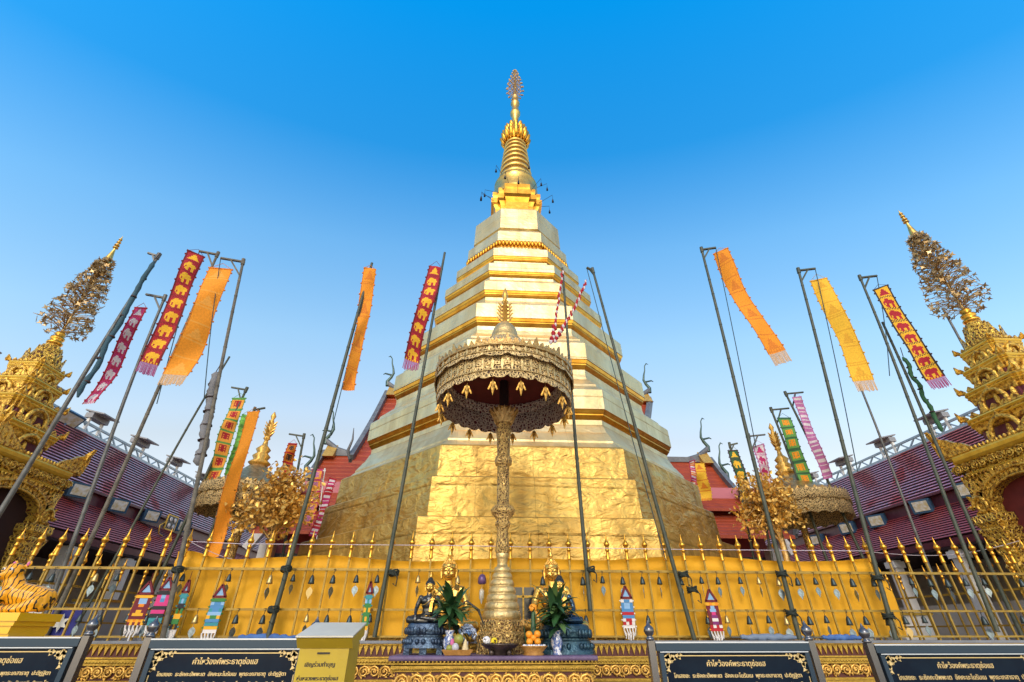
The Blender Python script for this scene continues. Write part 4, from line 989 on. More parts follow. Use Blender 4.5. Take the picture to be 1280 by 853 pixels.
def lotus_base(b, c, w, d, h, legs):
    x, y, z = c
    ov = [(math.copysign(abs(math.cos(a))**.7, math.cos(a)), math.copysign(abs(math.sin(a))**.7, math.sin(a))*d/w) for a in [2*PI*k/36 for k in range(36)]]
    if legs:
        for sx in (-1, 1): b.box((x+sx*w*.8, y-d*.7, z+.04), (.07, .07, .1)); b.box((x+sx*w*.8, y+d*.7, z+.04), (.07, .07, .1))
        b.box((x, y-d*.8, z+.05), (.09, .03, .1))
        z += .07; h -= .07
    b.poly(ov, [(w*1.12, z), (w*1.1, z+h*.1), (w*1.0, z+h*.3), (w*.98, z+h*.42), (w*.90, z+h*.46), (w*.90, z+h*.52)], (x, y, 0))
    b.poly(ov, [(w*.86, z+h*.5), (w*.98, z+h*.58), (w*1.0, z+h*.75), (w*.92, z+h*.95), (w*.84, z+h)], (x, y, 0))
    for k in range(26):
        a = 2*PI*k/26; p = ov[int(k*36/26)]
        b.ell((x+p[0]*w*.98, y+p[1]*w*.98, z+h*.68), (.03, .03, h*.16), n=6, k=5)
        b.ell((x+p[0]*w*1.03, y+p[1]*w*1.03, z+h*.25), (.032, .032, h*.13), n=6, k=5)
blue_ped = mat('blue_pedestal', (.07, .12, .19), .3, .6, (.03, .05, .09), 9, bump=.3, bscale=30)
teal_ped = mat('teal_pedestal', (.03, .09, .13), .28, .5, (.02, .05, .08), 9, bump=.2, bscale=30)
for px, lab in ((562, 'gilded seated Buddha behind the left potted plant'), (689, 'gilded seated Buddha behind the right potted plant')):
    c = at(px, 705, 7.95)
    t = buddha('buddha_statue', lab, (c.x, 7.95, 1.50), .98, g_statue, g_statue, g_statue)
    p = thing('statue_pedestal', 'low golden pedestal under the '+lab.replace('gilded seated Buddha behind', 'gilded Buddha behind'), 'pedestal', (c.x, 7.95, AZ)); b = MB(); lotus_base(b, (c.x, 7.88, AZ), .42, .3, .235, False); b.build('lotus_base', g_paint, p)
c = at(538, 730, 7.25)
buddha('buddha_statue', 'small dark bronze Buddha with golden face on blue pedestal, left of parasol', (c.x, 7.25, 1.61), .53, bronze, g_statue, dark_hair, g_statue)
p = thing('statue_pedestal', 'blue tiered lotus pedestal with short legs under the left dark Buddha', 'pedestal', (c.x, 7.25, AZ)); b = MB(); lotus_base(b, (c.x, 7.17, AZ), .255, .2, .34, True); b.build('lotus_base', blue_ped, p)
c = at(699, 725, 7.3)
buddha('buddha_statue', 'dark blue Buddha with golden face half hidden by the right plant', (c.x, 7.3, 1.60), .58, mat('blue_bronze', (.03, .07, .13), .2, .7, (.05, .09, .13), 6), g_statue, dark_hair, g_statue, rz=R_(-6))
p = thing('statue_pedestal', 'dark teal tiered pedestal under the right dark blue Buddha', 'pedestal', (c.x+.03, 7.3, AZ)); b = MB(); lotus_base(b, (c.x+.03, 7.22, AZ), .34, .25, .33, False); b.build('lotus_base', teal_ped, p)

# ------------------------------------------------------------------ plants in vases and offerings
leaf_g = mat('plant_leaf', (.035, .11, .03), .4, 0, (.02, .06, .025), 5); leaf_l = mat('plant_leaf_pale', (.13, .22, .06), .45, 0, (.06, .13, .04), 8)
china = mat('painted_china', (.72, .75, .8), .15, 0, (.10, .17, .42), 26, cov=(.47, .53), coat=.5)
def potted(px, py, Y, label, seed, n=54, spread=1., twig=None):
    c = at(px, py, Y); c.z = AZ; rn = random.Random(seed)
    t = thing('vase_plant', label, 'plant', c)
    b = MB(); b.lathe([(.055, AZ), (.06, AZ+.015), (.045, AZ+.03), (.075, AZ+.12), (.07, AZ+.17), (.042, AZ+.21), (.062, AZ+.26), (.055, AZ+.262), (.035, AZ+.215)], (c.x, c.y, 0), 18); b.build('vase', china, t)
    b = MB(); base = V((c.x, c.y, AZ+.26)); stem_top = AZ+.46
    for k in range(5): b.tube([base, base+V((rn.uniform(-.05, .05), rn.uniform(-.05, .05), .22))], .009, 5)
    b.build('stem', leaf_g, t)
    b = MB()
    for k in range(n):
        A = rn.uniform(0, 2*PI); el = rn.uniform(-.25, 1.25); L = rn.uniform(.24, .42)*spread; w = rn.uniform(.034, .056)
        p0 = V((c.x+rn.uniform(-.05, .05), c.y+rn.uniform(-.05, .05), AZ+rn.uniform(.30, .55)))
        d = V((math.cos(A)*math.cos(el), math.sin(A)*math.cos(el), math.sin(el))); side = V((-math.sin(A), math.cos(A), 0)); pts = []
        p = p0.copy()
        for q in range(7):
            f = q/6; ww = w*(math.sin(PI*min(1, .12+f*.9))**.7); nrm = side.cross(d)
            pts.append((p - side*ww + nrm*ww*.3, p.copy(), p + side*ww + nrm*ww*.3)); p = p + d*(L/6); d = (d + V((0, 0, -.20-.08*q))*.55).normalized()
        vs2 = [v for tr in pts for v in tr]; fs = []
        for q in range(6):
            fs += [(q*3, q*3+1, q*3+4, q*3+3), (q*3+1, q*3+2, q*3+5, q*3+4)]
        b.add(vs2, fs, 1 if rn.random() < .16 else 0, True)
    b.build('foliage', [leaf_g, leaf_l], t)
    if twig:
        b = MB(); b.tube([base+V((.0, 0, .2)), base+V((twig*.2, 0, .33)), base+V((twig*.36, -.02, .22)), base+V((twig*.44, -.02, .05))], [.012, .012, .018, .006], 6); b.build('dry_leaf', mat('dry_leaf', (.05, .045, .035), .7), t)
potted(561, 806, 6.95, 'green leafy plant in china vase before the left Buddhas', 3, twig=1, spread=1.0)
potted(696, 806, 6.9, 'green leafy plant in china vase before the right Buddhas', 8, n=66, spread=1.05)
tray_mat = mat('woven_tray', (.5, .26, .06), .6, col2=(.35, .16, .03), vscale=30)
fr_orange = mat('orange_fruit', (.85, .33, .02), .45, bump=.1, bscale=60); fr_green = mat('green_fruit', (.28, .34, .06), .4, col2=(.34, .26, .05), vscale=12)
fl_white = mat('white_petals', (.78, .78, .8), .7); fl_yellow = mat('yellow_petals', (.85, .66, .02), .7); fl_pink = mat('pink_petals', (.6, .15, .35), .7)
crystal = mat('blue_cellophane', (.10, .22, .45), .15, .3, (.55, .6, .7), 14, cov=(.42, .6))
# left tray with fruit
c = at(572, 816, 6.75); c.z = AZ
t = thing('offering_tray', 'orange woven tray on the altar under the left plant', 'tray', c)
b = MB(); b.rings([[V((c.x+a*r, c.y+d*r*.55, z)) for a, d in ((-1, -1), (1, -1), (1, 1), (-1, 1))] for r, z in ((.15, AZ+.005), (.19, AZ+.06), (.18, AZ+.06), (.14, AZ+.02))]); b.build('tray', tray_mat, t)
rn = random.Random(4)
def fruit(name, lab, cat, p, r, m, grp=None, leafy=False):
    t = thing(name, lab, cat, p, grp)
    b = MB(); b.lathe([(.12*r, -r*.86), (.6*r, -r*.8), (.95*r, -r*.3), (r, .05*r), (.85*r, .55*r), (.4*r, .88*r), (.1*r, .82*r)], p, 14); b.build('fruit', m, t)
    b = MB(); b.tube([V(p)+V((0, 0, r*.8)), V(p)+V((r*.1, 0, r*1.1))], r*.08, 5)
    if leafy: leaf_ornament(b, V(p)+V((0, 0, r*.9)), (1, 0, .5), (0, 1, 0), r*.6, r*.3, thick=.004)
    b.build('stalk', leaf_g, t)
def bloom(b, p, r, mi, rn, n=26):
    for k in range(n):
        A = rn.uniform(0, 2*PI); e = rn.uniform(-.4, 1.3); d = V((math.cos(A)*math.cos(e), math.sin(A)*math.cos(e), math.sin(e)))
        b.ell(V(p)+d*r*.75, (r*.34, r*.34, r*.16), mi, 6, 4, M=d.to_track_quat('Z', 'Y').to_matrix().to_4x4())
fruit('mango', 'rounded green fruit on top of the left offering tray', 'fruit', (c.x+.005, c.y, AZ+.165), .062, fr_green, leafy=True)
fruit('mango', 'small green fruit at the left end of the left offering tray', 'fruit', (c.x-.1, c.y-.03, AZ+.075), .042, fr_green)
t = thing('offering_bag', 'grey and pink wrapped parcel in the left offering tray', 'parcel', (c.x-.02, c.y, AZ)); b = MB()
b.ell((c.x-.03, c.y-.04, AZ+.08), (.045, .04, .05), 0); b.ell((c.x-.07, c.y+.01, AZ+.12), (.03, .03, .055), 1); b.build('parcel', [mat('grey_wrap', (.5, .5, .56), .3), fl_pink], t)
t = thing('offering_cone', 'small cream folded leaf cone standing in the left tray', 'offering', (c.x+.09, c.y, AZ)); b = MB()
b.lathe([(.045, AZ+.03), (.04, AZ+.07), (.015, AZ+.15), (.004, AZ+.17)], (c.x+.09, c.y-.02, 0), 10); b.build('cone', mat('cream_leaf', (.68, .55, .3), .6), t)
c = at(583, 783, 6.95)
t = thing('wrapped_bouquet', 'blue and silver cellophane bouquet beside the left plant', 'bouquet', (c.x, c.y, AZ)); b = MB()
b.lathe([(.05, AZ), (.055, AZ+.02), (.03, AZ+.06), (.035, AZ+.14)], (c.x, c.y, 0), 12); b.build('holder', china, t)
b = MB(); rn = random.Random(6)
for k in range(70):
    A = rn.uniform(0, 2*PI); e = rn.uniform(-.3, 1.5); d = V((math.cos(A)*math.cos(e), math.sin(A)*math.cos(e)*.7, math.sin(e))); q = V((c.x, c.y, AZ+.20))+d*rn.uniform(.07, .13)
    b.ell(q, (.03, .03, .012), 0, 6, 4, M=(d+V((rn.uniform(-.4, .4),)*3)).to_track_quat('Z', 'Y').to_matrix().to_4x4())
b.build('cellophane', crystal, t)
# dark footed bowl with flowers
c = at(625, 817, 6.75); c.z = AZ
t = thing('footed_bowl', 'wide shallow dark footed bowl before the parasol pedestal', 'bowl', c)
b = MB(); b.lathe([(.10, AZ), (.11, AZ+.012), (.12, AZ+.05), (.2, AZ+.085), (.225, AZ+.105), (.235, AZ+.11), (.235, AZ+.125), (.21, AZ+.12), (.1, AZ+.09)], (c.x, c.y, 0), 32)
for k in range(4): A = PI/4+k*PI/2; b.ell((c.x+.15*math.cos(A), c.y+.15*math.sin(A), AZ+.03), (.03, .03, .035), n=8, k=6)
b.build('bowl', mat('dark_lacquer', (.05, .035, .03), .2, .4, (.12, .09, .07), 8), t)
b = MB(); bloom(b, (c.x-.17, c.y-.05, AZ+.15), .055, 0, random.Random(1)); tag(b.build('flower', fl_white, loc=(c.x-.17, c.y, AZ+.12)), 'white blossom on the left rim of the dark footed bowl', 'flower')
b = MB(); bloom(b, (c.x-.075, c.y-.06, AZ+.145), .045, 0, random.Random(2)); tag(b.build('flower', fl_yellow, loc=(c.x-.08, c.y, AZ+.12)), 'yellow blossom in the dark footed bowl', 'flower')
# right tray with oranges, marigold stem
c = at(667, 817, 6.75); c.z = AZ
t = thing('offering_tray', 'brown footed tray of oranges on the altar right of the parasol', 'tray', c)
b = MB(); b.lathe([(.12, AZ), (.13, AZ+.012), (.11, AZ+.03), (.165, AZ+.085), (.175, AZ+.1), (.16, AZ+.1), (.1, AZ+.05)], (c.x, c.y, 0), 24); b.build('tray', tray_mat, t)
for k, (dx, dz, r) in enumerate(((-.05, .14, .042), (.05, .14, .042), (-.052, .215, .043), (.052, .22, .043), (0, .18, .036))):
    fruit('orange', 'round orange fruit heaped in the brown footed tray', 'fruit', (c.x+dx, c.y-.03+(.02 if dz > .2 else 0), AZ+dz), r, fr_orange, 'oranges in the footed tray')
b = MB(); rn = random.Random(9)
for k in range(9): b.ell((c.x-.12+.03*k, c.y-.09, AZ+.10), (.024, .02, .016), k % 2, 6, 4)
tag(b.build('garland', [fl_white, crystal], loc=(c.x, c.y, AZ+.1)), 'white and blue flower garland on the brown footed tray', 'garland')
t = thing('banana_leaf_cone', 'banana leaf cone topped with an orange marigold behind the oranges', 'offering', (c.x, c.y+.1, AZ))
b = MB(); b.lathe([(.06, AZ), (.045, AZ+.2), (.02, AZ+.46), (.004, AZ+.5)], (c.x+.015, c.y+.1, 0), 10); b.build('leaf_cone', leaf_g, t)
b = MB(); bloom(b, (c.x+.015, c.y+.1, AZ+.50), .062, 0, random.Random(3), 34); b.build('marigold', fr_orange, t)
t = thing('flower_holder', 'pair of dried golden flower balls beside the leaf cone', 'flowers', (c.x, c.y+.16, AZ))
b = MB(); [bloom(b, (c.x+sx*.1, c.y+.17, AZ+.33), .06, 0, rn, 24) for sx in (-1, 1)]; b.build('flower_head', mat('dried_flower', (.42, .24, .06), .8), t)
b = MB(); [b.tube([(c.x+sx*.06, c.y+.17, AZ), (c.x+sx*.1, c.y+.17, AZ+.3)], .008, 5) for sx in (-1, 1)]; b.build('stem', leaf_g, t)
# dark framed panel in the gap of the cloth
c = at(654, 757, 8.25)
t = thing('framed_picture', 'dark framed panel half hidden behind the parasol pedestal', 'picture', c)
b = MB(); b.box(c, (.36, .03, .5)); b.build('panel', mat('dark_glass', (.02, .03, .04), .1), t)
b = MB(); b.box(c+V((0, -.018, .12)), (.36, .012, .03)); b.box(c+V((0, -.018, 0)), (.025, .012, .5)); b.build('frame', g_paint, t)

# ------------------------------------------------------------------ notice boards
panel_m = mat('dark_blue_granite', (.004, .010, .022), .12, 0, (.007, .018, .034), 3, spec=.2)
gold_text = mat('gold_lettering', (.72, .56, .26), .4, .3)
def text_obj(name, body, m, parent, loc, width, rot=(PI/2, 0, 0), ext=.001, size=.1, shear=0., bold=.0012):
    cu = bpy.data.curves.new(name, 'FONT'); cu.body = body; cu.size = size; cu.align_x = 'CENTER'; cu.align_y = 'CENTER'; cu.shear = shear; cu.offset = 0
    o = bpy.data.objects.new(name, cu); col.objects.link(o)
    bpy.context.view_layer.update()
    k = width/max(1e-4, o.dimensions.x)
    me = bpy.data.meshes.new_from_object(o.evaluated_get(bpy.context.evaluated_depsgraph_get()))
    bpy.data.objects.remove(o); bpy.data.curves.remove(cu)
    me.transform(Matrix.Scale(k, 4)); me.materials.clear(); me.materials.append(m)
    bm = bmesh.new(); bm.from_mesh(me)
    if bold:                                                  # heavier strokes: the same outline again, a hair to either side and behind
        src = bm.faces[:]
        for q, dx in enumerate((-bold, bold)):
            dd = bmesh.ops.duplicate(bm, geom=src)
            bmesh.ops.translate(bm, verts=[v for v in dd['geom'] if isinstance(v, bmesh.types.BMVert)], vec=(dx, 0, -.0003*(q+1)))
    r = bmesh.ops.extrude_face_region(bm, geom=bm.faces[:])
    bmesh.ops.translate(bm, verts=[v for v in r['geom'] if isinstance(v, bmesh.types.BMVert)], vec=(0, 0, ext)); bm.to_mesh(me); bm.free()
    o = bpy.data.objects.new(name, me); col.objects.link(o); o.parent = parent; o.location = loc; o.rotation_euler = rot
    return o
bright = mat('sky_bright_steel', (.62, .68, .74), .3, .3)  # pale colour puts the sky's reflection on the frame edges into added strips
def board(px0, px1, py, label, Y=4.2, italic=False):
    a, c = at(px0, py, Y), at(px1, py, Y); w = c.x-a.x; x = (a.x+c.x)/2; zt = a.z
    t = thing('notice_board', label, 'notice board', (x, Y, 0))
    H = .75
    b = MB()
    frame_m = MATS.get('dark_frame') or mat('dark_frame', (.03, .06, .10), .25, .5)
    b.box((x, Y, zt-.03), (w-.06, .06, .05)); b.box((x, Y-.006, zt-.063), (w-.10, .05, .014)); b.box((x, Y, zt-H), (w-.06, .06, .05))
    for s in (-1, 1): b.box((x+s*(w/2-.065), Y-.006, zt-H/2), (.035, .05, H-.1))
    b.build('frame', frame_m, t)
    b = MB(); b.box((x, Y-.002, zt-.001), (w-.06, .062, .009)); b.box((x, Y-.0335, zt-.0625), (w-.11, .004, .006)); b.build('sky_bright_edge', bright, t)
    for s in (-1, 1):
        b = MB(); xx = x+s*w/2; b.lathe([(.036, 0), (.036, zt+.01)], (xx, Y, 0), 4, 0, False, PI/4); post = b.build('post', steel, t)
        b = MB(); b.lathe([(.026, zt+.01), (.036, zt+.02), (.026, zt+.032), (.02, zt+.04), (.034, zt+.055), (.041, zt+.075), (.035, zt+.098), (.018, zt+.112), (.009, zt+.13), (.003, zt+.145)], (xx, Y, 0), 14)
        b.build('ball_finial', steel, post)
    b = MB(); b.box((x, Y+.005, zt-H/2-.03), (w-.12, .03, H-.08)); pn = b.build('panel', panel_m, t)
    O2 = V((x, Y, 0))
    b = MB(); yy = Y-.0125; zl = zt-.087; hw = w/2-.11
    b.box((x, yy, zl), (2*hw-.18, .004, .006))
    for s in (-1, 1):
        b.box((x+s*(hw+.02), yy, zl-.38), (.005, .004, .5))
        for k in range(9):                                   # corner scrolls
            u = k/8
            for (cx, cz) in ((hw-.0-u*.115, -.012-.02*(1-u)), (hw+.012-.02*(1-u), -.02-u*.10)):
                leaf_ornament(b, (x+s*cx, yy+.002, zl+cz+.012), (s*math.cos(k*1.7), 0, math.sin(k*1.7)), (-s*math.sin(k*1.7), 0, math.cos(k*1.7)), .045*(1-.5*u), .028*(1-.4*u), thick=.003)
    b.build('gold_border', gold_text, pn)
    o = text_obj('lettering', 'คำไหว้องค์พระธาตุช่อแฮ', gold_text, pn, (0, 0, 0), .46); o.location = (0, Y-.0125-worldloc(t).y, zl-.052)
    o = text_obj('lettering', 'โกเสยยะ  ธะชัคคะปัพพะเต  อัคคะมะโนรัมเม  พุทธะเกสาธาตุ  ปะติฏฐิตา', gold_text, pn, (0, 0, 0), w-.29); o.location = (0, Y-.0125-worldloc(t).y, zl-.126)
    o = text_obj('lettering', 'อะหัง  วันทามิ  สัพพะทา  อะหัง  วันทามิ  ธาตุโย  อะหัง  วันทามิ  สัพพะโส', gold_text, pn, (0, 0, 0), w-.27); o.location = (0, Y-.0125-worldloc(t).y, zl-.184)
    for k in range(3):
        o = text_obj('lettering', 'อะหัง  วันทามิ  สัพพะทา  อะหัง  วันทามิ', gold_text, pn, (0, 0, 0), w-.4); o.location = (0, Y-.0125-worldloc(t).y, zl-.242-.058*k)
    return t
board(-108, 110, 797, 'dark blue granite notice board at the left end of the row')
board(187, 392, 799, 'dark blue granite notice board just left of the yellow donation box')
board(813, 1012, 803, 'dark blue granite notice board right of the altar')
board(1085, 1300, 806, 'dark blue granite notice board at the right end of the row')

# ------------------------------------------------------------------ donation box
box_y = mat('olive_yellow_paint', (.50, .37, .02), .35, 0, (.43, .31, .02), 3, bump=.03, bscale=40)
box_top = mat('pale_grey_paint', (.62, .60, .50), .35, 0, (.52, .5, .42), 4)
ink = mat('black_ink', (.012, .012, .014), .5)
BY = 3.15
q0, q1 = at(371, 795, BY), at(441, 794, BY); zf = q0.z; zb = zf+.095
x0, x1 = q0.x, q1.x
t = thing('donation_box', 'yellow metal donation box with a pale sloping lid in front', 'donation box', ((x0+x1)/2, BY+.15, 0))
D = .30
b = MB(); b.box(((x0+x1)/2-.003, BY+.03+D/2, .72), (x1-x0-.035, D-.05, zf*2-1.44-.06+.0)); b.build('body', box_y, t)
b = MB(); b.prism([(x0, BY, zf-.012), (x0, BY+D, zf+.055), (x0, BY+D, zf+.0), (x0, BY+.05, zf-.06)], (x1-x0, 0, 0)); b.build('lid_underside', box_y, t)
b = MB(); b.prism([(x0-.004, BY-.006, zf-.008), (x0-.004, BY+D+.01, zf+.062), (x0-.004, BY+D+.01, zf+.07), (x0-.004, BY-.006, zf+.0)], (x1-x0+.008, 0, 0)); b.build('lid', box_top, t)
fy = BY+.0305+.025-.0005
xc = (x0+x1)/2-.003
b = MB(); b.box((xc+.0, fy-.003, zf-.083), (.07, .006, .008)); b.build('coin_slot', ink, t)
o = text_obj('lettering', 'เชิญร่วมทำบุญ', ink, t, (0, 0, 0), .165, ext=.0008); o.location = V((xc-.01, fy-.001, zf-.137))-worldloc(t)
o = text_obj('lettering', 'หุ่นหลวงพระธาตุช่อแฮ', ink, t, (0, 0, 0), .225, ext=.0008); o.location = V((xc-.01, fy-.001, zf-.2))-worldloc(t)

# ------------------------------------------------------------------ tiger statue at the left
def tiger_mat():
    m = bpy.data.materials.new('tiger_stripes'); m.use_nodes = True; nt = m.node_tree; p = nt.nodes['Principled BSDF']; L = nt.links.new
    tc = nt.nodes.new('ShaderNodeTexCoord'); w = nt.nodes.new('ShaderNodeTexWave'); w.wave_type = 'BANDS'; w.bands_direction = 'X'
    w.inputs['Scale'].default_value = 6.5; w.inputs['Distortion'].default_value = 5.5; w.inputs['Detail'].default_value = 1.5; w.inputs['Detail Scale'].default_value = 1.6
    n = nt.nodes.new('ShaderNodeTexNoise'); n.inputs['Scale'].default_value = 6
    r = nt.nodes.new('ShaderNodeValToRGB'); r.color_ramp.elements[0].position = .10; r.color_ramp.elements[1].position = .16
    r.color_ramp.elements[0].color = (.012, .01, .008, 1); r.color_ramp.elements[1].color = (.88, .40, .012, 1)
    L(tc.outputs['Object'], w.inputs[0]); L(w.outputs['Fac'], r.inputs[0]); L(r.outputs[0], p.inputs['Base Color']); p.inputs['Roughness'].default_value = .3
    return m
tc_ = at(2, 767, 6.5)
tz = tc_.z
t = thing('tiger_statue', 'orange striped tiger statue lying on a yellow plinth at left edge', 'statue', (tc_.x+.12, 6.5, tz)); t.scale = (.92, .92, .98)
tb = []
def cc(pts, rs): tb.append(('c', [V(p) for p in pts], rs))
cc([(.26, .05, .14), (.1, .03, .17), (-.08, .0, .2)], [.13, .135, .13]); cc([(.27, .0, .14), (.33, -.05, .08)], [.12, .07])
cc([(-.08, 0, .2), (-.16, -.03, .33)], [.12, .105]); cc([(-.12, -.1, .2), (-.2, -.16, .05), (-.34, -.18, .04)], [.07, .055, .05])
cc([(-.08, .1, .2), (-.14, .14, .05), (-.28, .14, .04)], [.07, .055, .05]); cc([(.28, -.1, .1), (.18, -.16, .05), (.06, -.18, .04)], [.09, .06, .045])
cc([(.36, .05, .06), (.3, -.14, .035), (.12, -.22, .03)], [.03, .028, .024])
body = skinned('body', tb + [('e', V((-.20, -.06, .43)), (.115, .105, .105)), ('e', V((-.26, -.13, .395)), (.07, .06, .055)), ('e', V((-.10, -.0, .53)), (.035, .02, .04)), ('e', V((-.28, -.0, .53)), (.035, .02, .04))], tiger_mat(), t, .012)
b = MB(); [b.ell((x, -.148, .455), (.024, .012, .02), n=8, k=6) for x in (-.255, -.165)]; b.build('eye', white_paint, t, loc=(0, 0, 0))
b = MB(); [b.ell((x, -.16, .455), (.010, .006, .012), n=8, k=6) for x in (-.255, -.165)]; b.ell((-.262, -.19, .425), (.022, .014, .014), n=8, k=6); b.build('pupil', black, t, loc=(0, 0, 0))
b = MB(); b.ell((-.266, -.172, .375), (.045, .025, .018), n=10, k=6); b.build('mouth', mat('blue_mouth', (.05, .06, .22), .3), t, loc=(0, 0, 0))
b = MB(); [b.ell((x, -.018, .53), (.02, .01, .025), n=8, k=6) for x in (-.10, -.28)]; b.build('inner_ear', fl_pink, t, loc=(0, 0, 0))
pl = thing('statue_plinth', 'glossy yellow stepped plinth under the tiger statue', 'plinth', (tc_.x, 6.5, 0))
b = MB(); b.box((tc_.x, 6.5, tz-.04), (.92, .62, .08)); b.box((tc_.x, 6.5, tz-.1), (.86, .58, .05)); b.box((tc_.x, 6.5, tz-.16), (.8, .54, .08)); b.box((tc_.x, 6.5, (tz-.2)/2), (.8, .5, tz-.2)); b.build('plinth', mat('glossy_yellow', (.85, .5, .015), .2, coat=.5), pl)
# ------------------------------------------------------------------ banner poles
def pole(top, bot, Y, m, label, r=.035, arm=0, cord=None, Yb=None, taper=.75, arm_drop=.0, ext=0):
    """pole from pixel top to pixel bottom; arm: length of the bracket to the left (-) or right (+)"""
    Yb = Yb or Y
    a, c = at(*top, Y), at(*bot, Yb)
    d = (a-c).normalized()
    if ext: c = c - d*ext
    t = thing('banner_pole', label, 'pole', c, 'banner poles round the pagoda')
    b = MB(); n = 10; pts = []; rs = []
    for k in range(n+1):
        f = k/n; q = c.lerp(a, f); q.x += .03*math.sin(f*PI)*math.sin(top[0]); q.y += .02*math.sin(f*2*PI)
        pts.append(q); rs.append(r*(1-(1-taper)*f))
    r *= .86; rs = [q_*.86 for q_ in rs]
    b.tube(pts, rs, 10)
    if m in (bamboo, green_pole):
        for k in range(int((a-c).length/.45)):
            f = (k+.5)*.45/(a-c).length; q = c.lerp(a, f); q.x += .03*math.sin(f*PI)*math.sin(top[0]); q.y += .02*math.sin(f*2*PI)
            rr = r*(1-(1-taper)*f)*1.12; b.tube([q-d*.014, q+d*.014], rr, 10)
    b.build('shaft', m, t)
    tip = None
    if arm:
        b = MB(); e = a+V((arm, -.05, .03-arm_drop))
        b.bar(a-V((arm*.08, 0, .02)), e, .05, .04); b.bar(a-d*abs(arm)*.9, a+V((arm*.55, -.03, .01)), .035); b.tube([a-d*.1, a+d*.07], r*1.1, 8); b.build('bracket', m, t)
        tip = e
    if cord:
        p0 = tip if tip is not None else a
        p1 = at(*cord, Y-.02)
        b = MB(); k = 8; b.tube([p0.lerp(p1, i/k)+V((0, 0, -.12*math.sin(PI*i/k))) for i in range(k+1)], .009, 4); b.build('cord', mat('dark_cord', (.03, .06, .07), .8) if 'dark_cord' not in MATS else MATS['dark_cord'], t)
    return t, tip, a
YP = 8.38
def tie(px, py, Y=8.33):
    pass
pole((198, 320), (-60, 735), 8.42, grey_metal, 'thick grey metal banner pole crossing in front of the left gate', .05, arm=-.22, ext=1)
pole((206, 372), (70, 735), 8.75, grey_metal, 'grey pole carrying the small pink banner at far left', .042, arm=-.40, ext=.6)
pole((272, 318), (75, 755), 8.7, bamboo, 'weathered pole carrying the red elephant banner on the left', .042, arm=-.42, cord=(196, 505), ext=.6)
pole((304, 327), (208, 775), 8.38, bamboo, 'weathered pole carrying the broad orange banner on the left', .045, arm=-.5, cord=(255, 500), ext=.3)
pole((287, 446), (120, 740), 8.72, green_pole, 'thin dark leaning pole behind the broad orange banner', .024, taper=.9, ext=.6)
pole((465, 329), (334, 800), 8.40, green_pole, 'dark pole carrying the plain orange banner left of the pagoda', .045, arm=.0, cord=(412, 548))
pole((556, 316), (468, 797), 8.40, green_pole, 'dark green pole carrying the red elephant banner before the pagoda', .04, taper=.8)
pole((703, 335), (738, 764), 8.36, green_pole, 'dark green pole standing right of the ceremonial parasol', .042, taper=.7)
pole((741, 338), (868, 800), 8.38, green_pole, 'dark pole with cords leaning across the pagoda right side', .042, arm=-.16, cord=(832, 700))
pole((877, 312), (1000, 800), 8.38, green_pole, 'tall dark pole carrying the long orange banner on the right', .045, arm=.36, cord=(945, 560))
pole((998, 338), (1120, 800), 8.38, green_pole, 'tall dark pole carrying the yellow banner on the right', .045, arm=.42, cord=(1072, 590))
pole((1075, 347), (1247, 790), 8.38, green_pole, 'dark pole carrying the yellow and red elephant banner', .042, arm=.42, cord=(1112, 470))
pole((1103, 403), (1262, 760), 8.75, green_pole, 'bare dark pole beside the yellow and red elephant banner', .042, ext=.5)
pole((1074, 480), (1175, 740), 9.3, grey_metal, 'thin grey pole below the yellow banner on the right', .034, ext=.8)
pole((1178, 385), (1210, 445), 11.0, grey_metal, 'dark pole rising behind the right gate spire', .05, ext=6)
pole((308, 487), (213, 690), 12.6, green_pole, 'far pole carrying the patterned orange and green banner', .05, arm=-.42, ext=1.5)
pole((318, 512), (256, 690), 12.2, green_pole, 'far pole carrying the long narrow orange banner', .04, arm=.30, ext=1.5)
pole((380, 545), (352, 700), 14.0, green_pole, 'far slim pole by the left golden tree', .05, arm=-.45, ext=1.5)
pole((912, 556), (940, 690), 13.4, green_pole, 'far slim pole carrying the green and yellow banner', .045, arm=.24, ext=1.5)
pole((936, 545), (964, 690), 13.0, grey_metal, 'far slim pole carrying the small pink and white banner', .045, arm=.5, ext=1.5)
pole((964, 512), (1030, 690), 12.6, green_pole, 'far pole carrying the broad green and orange banner', .048, arm=.55, ext=1.5)
pole((982, 492), (1075, 690), 12.4, green_pole, 'far pole carrying the long pink banner', .048, arm=.55, ext=1.5)
pole((406, 588), (398, 660), 17.0, white_paint, 'far slim white pole before the red temple roof', .03, arm=-.5, ext=2)

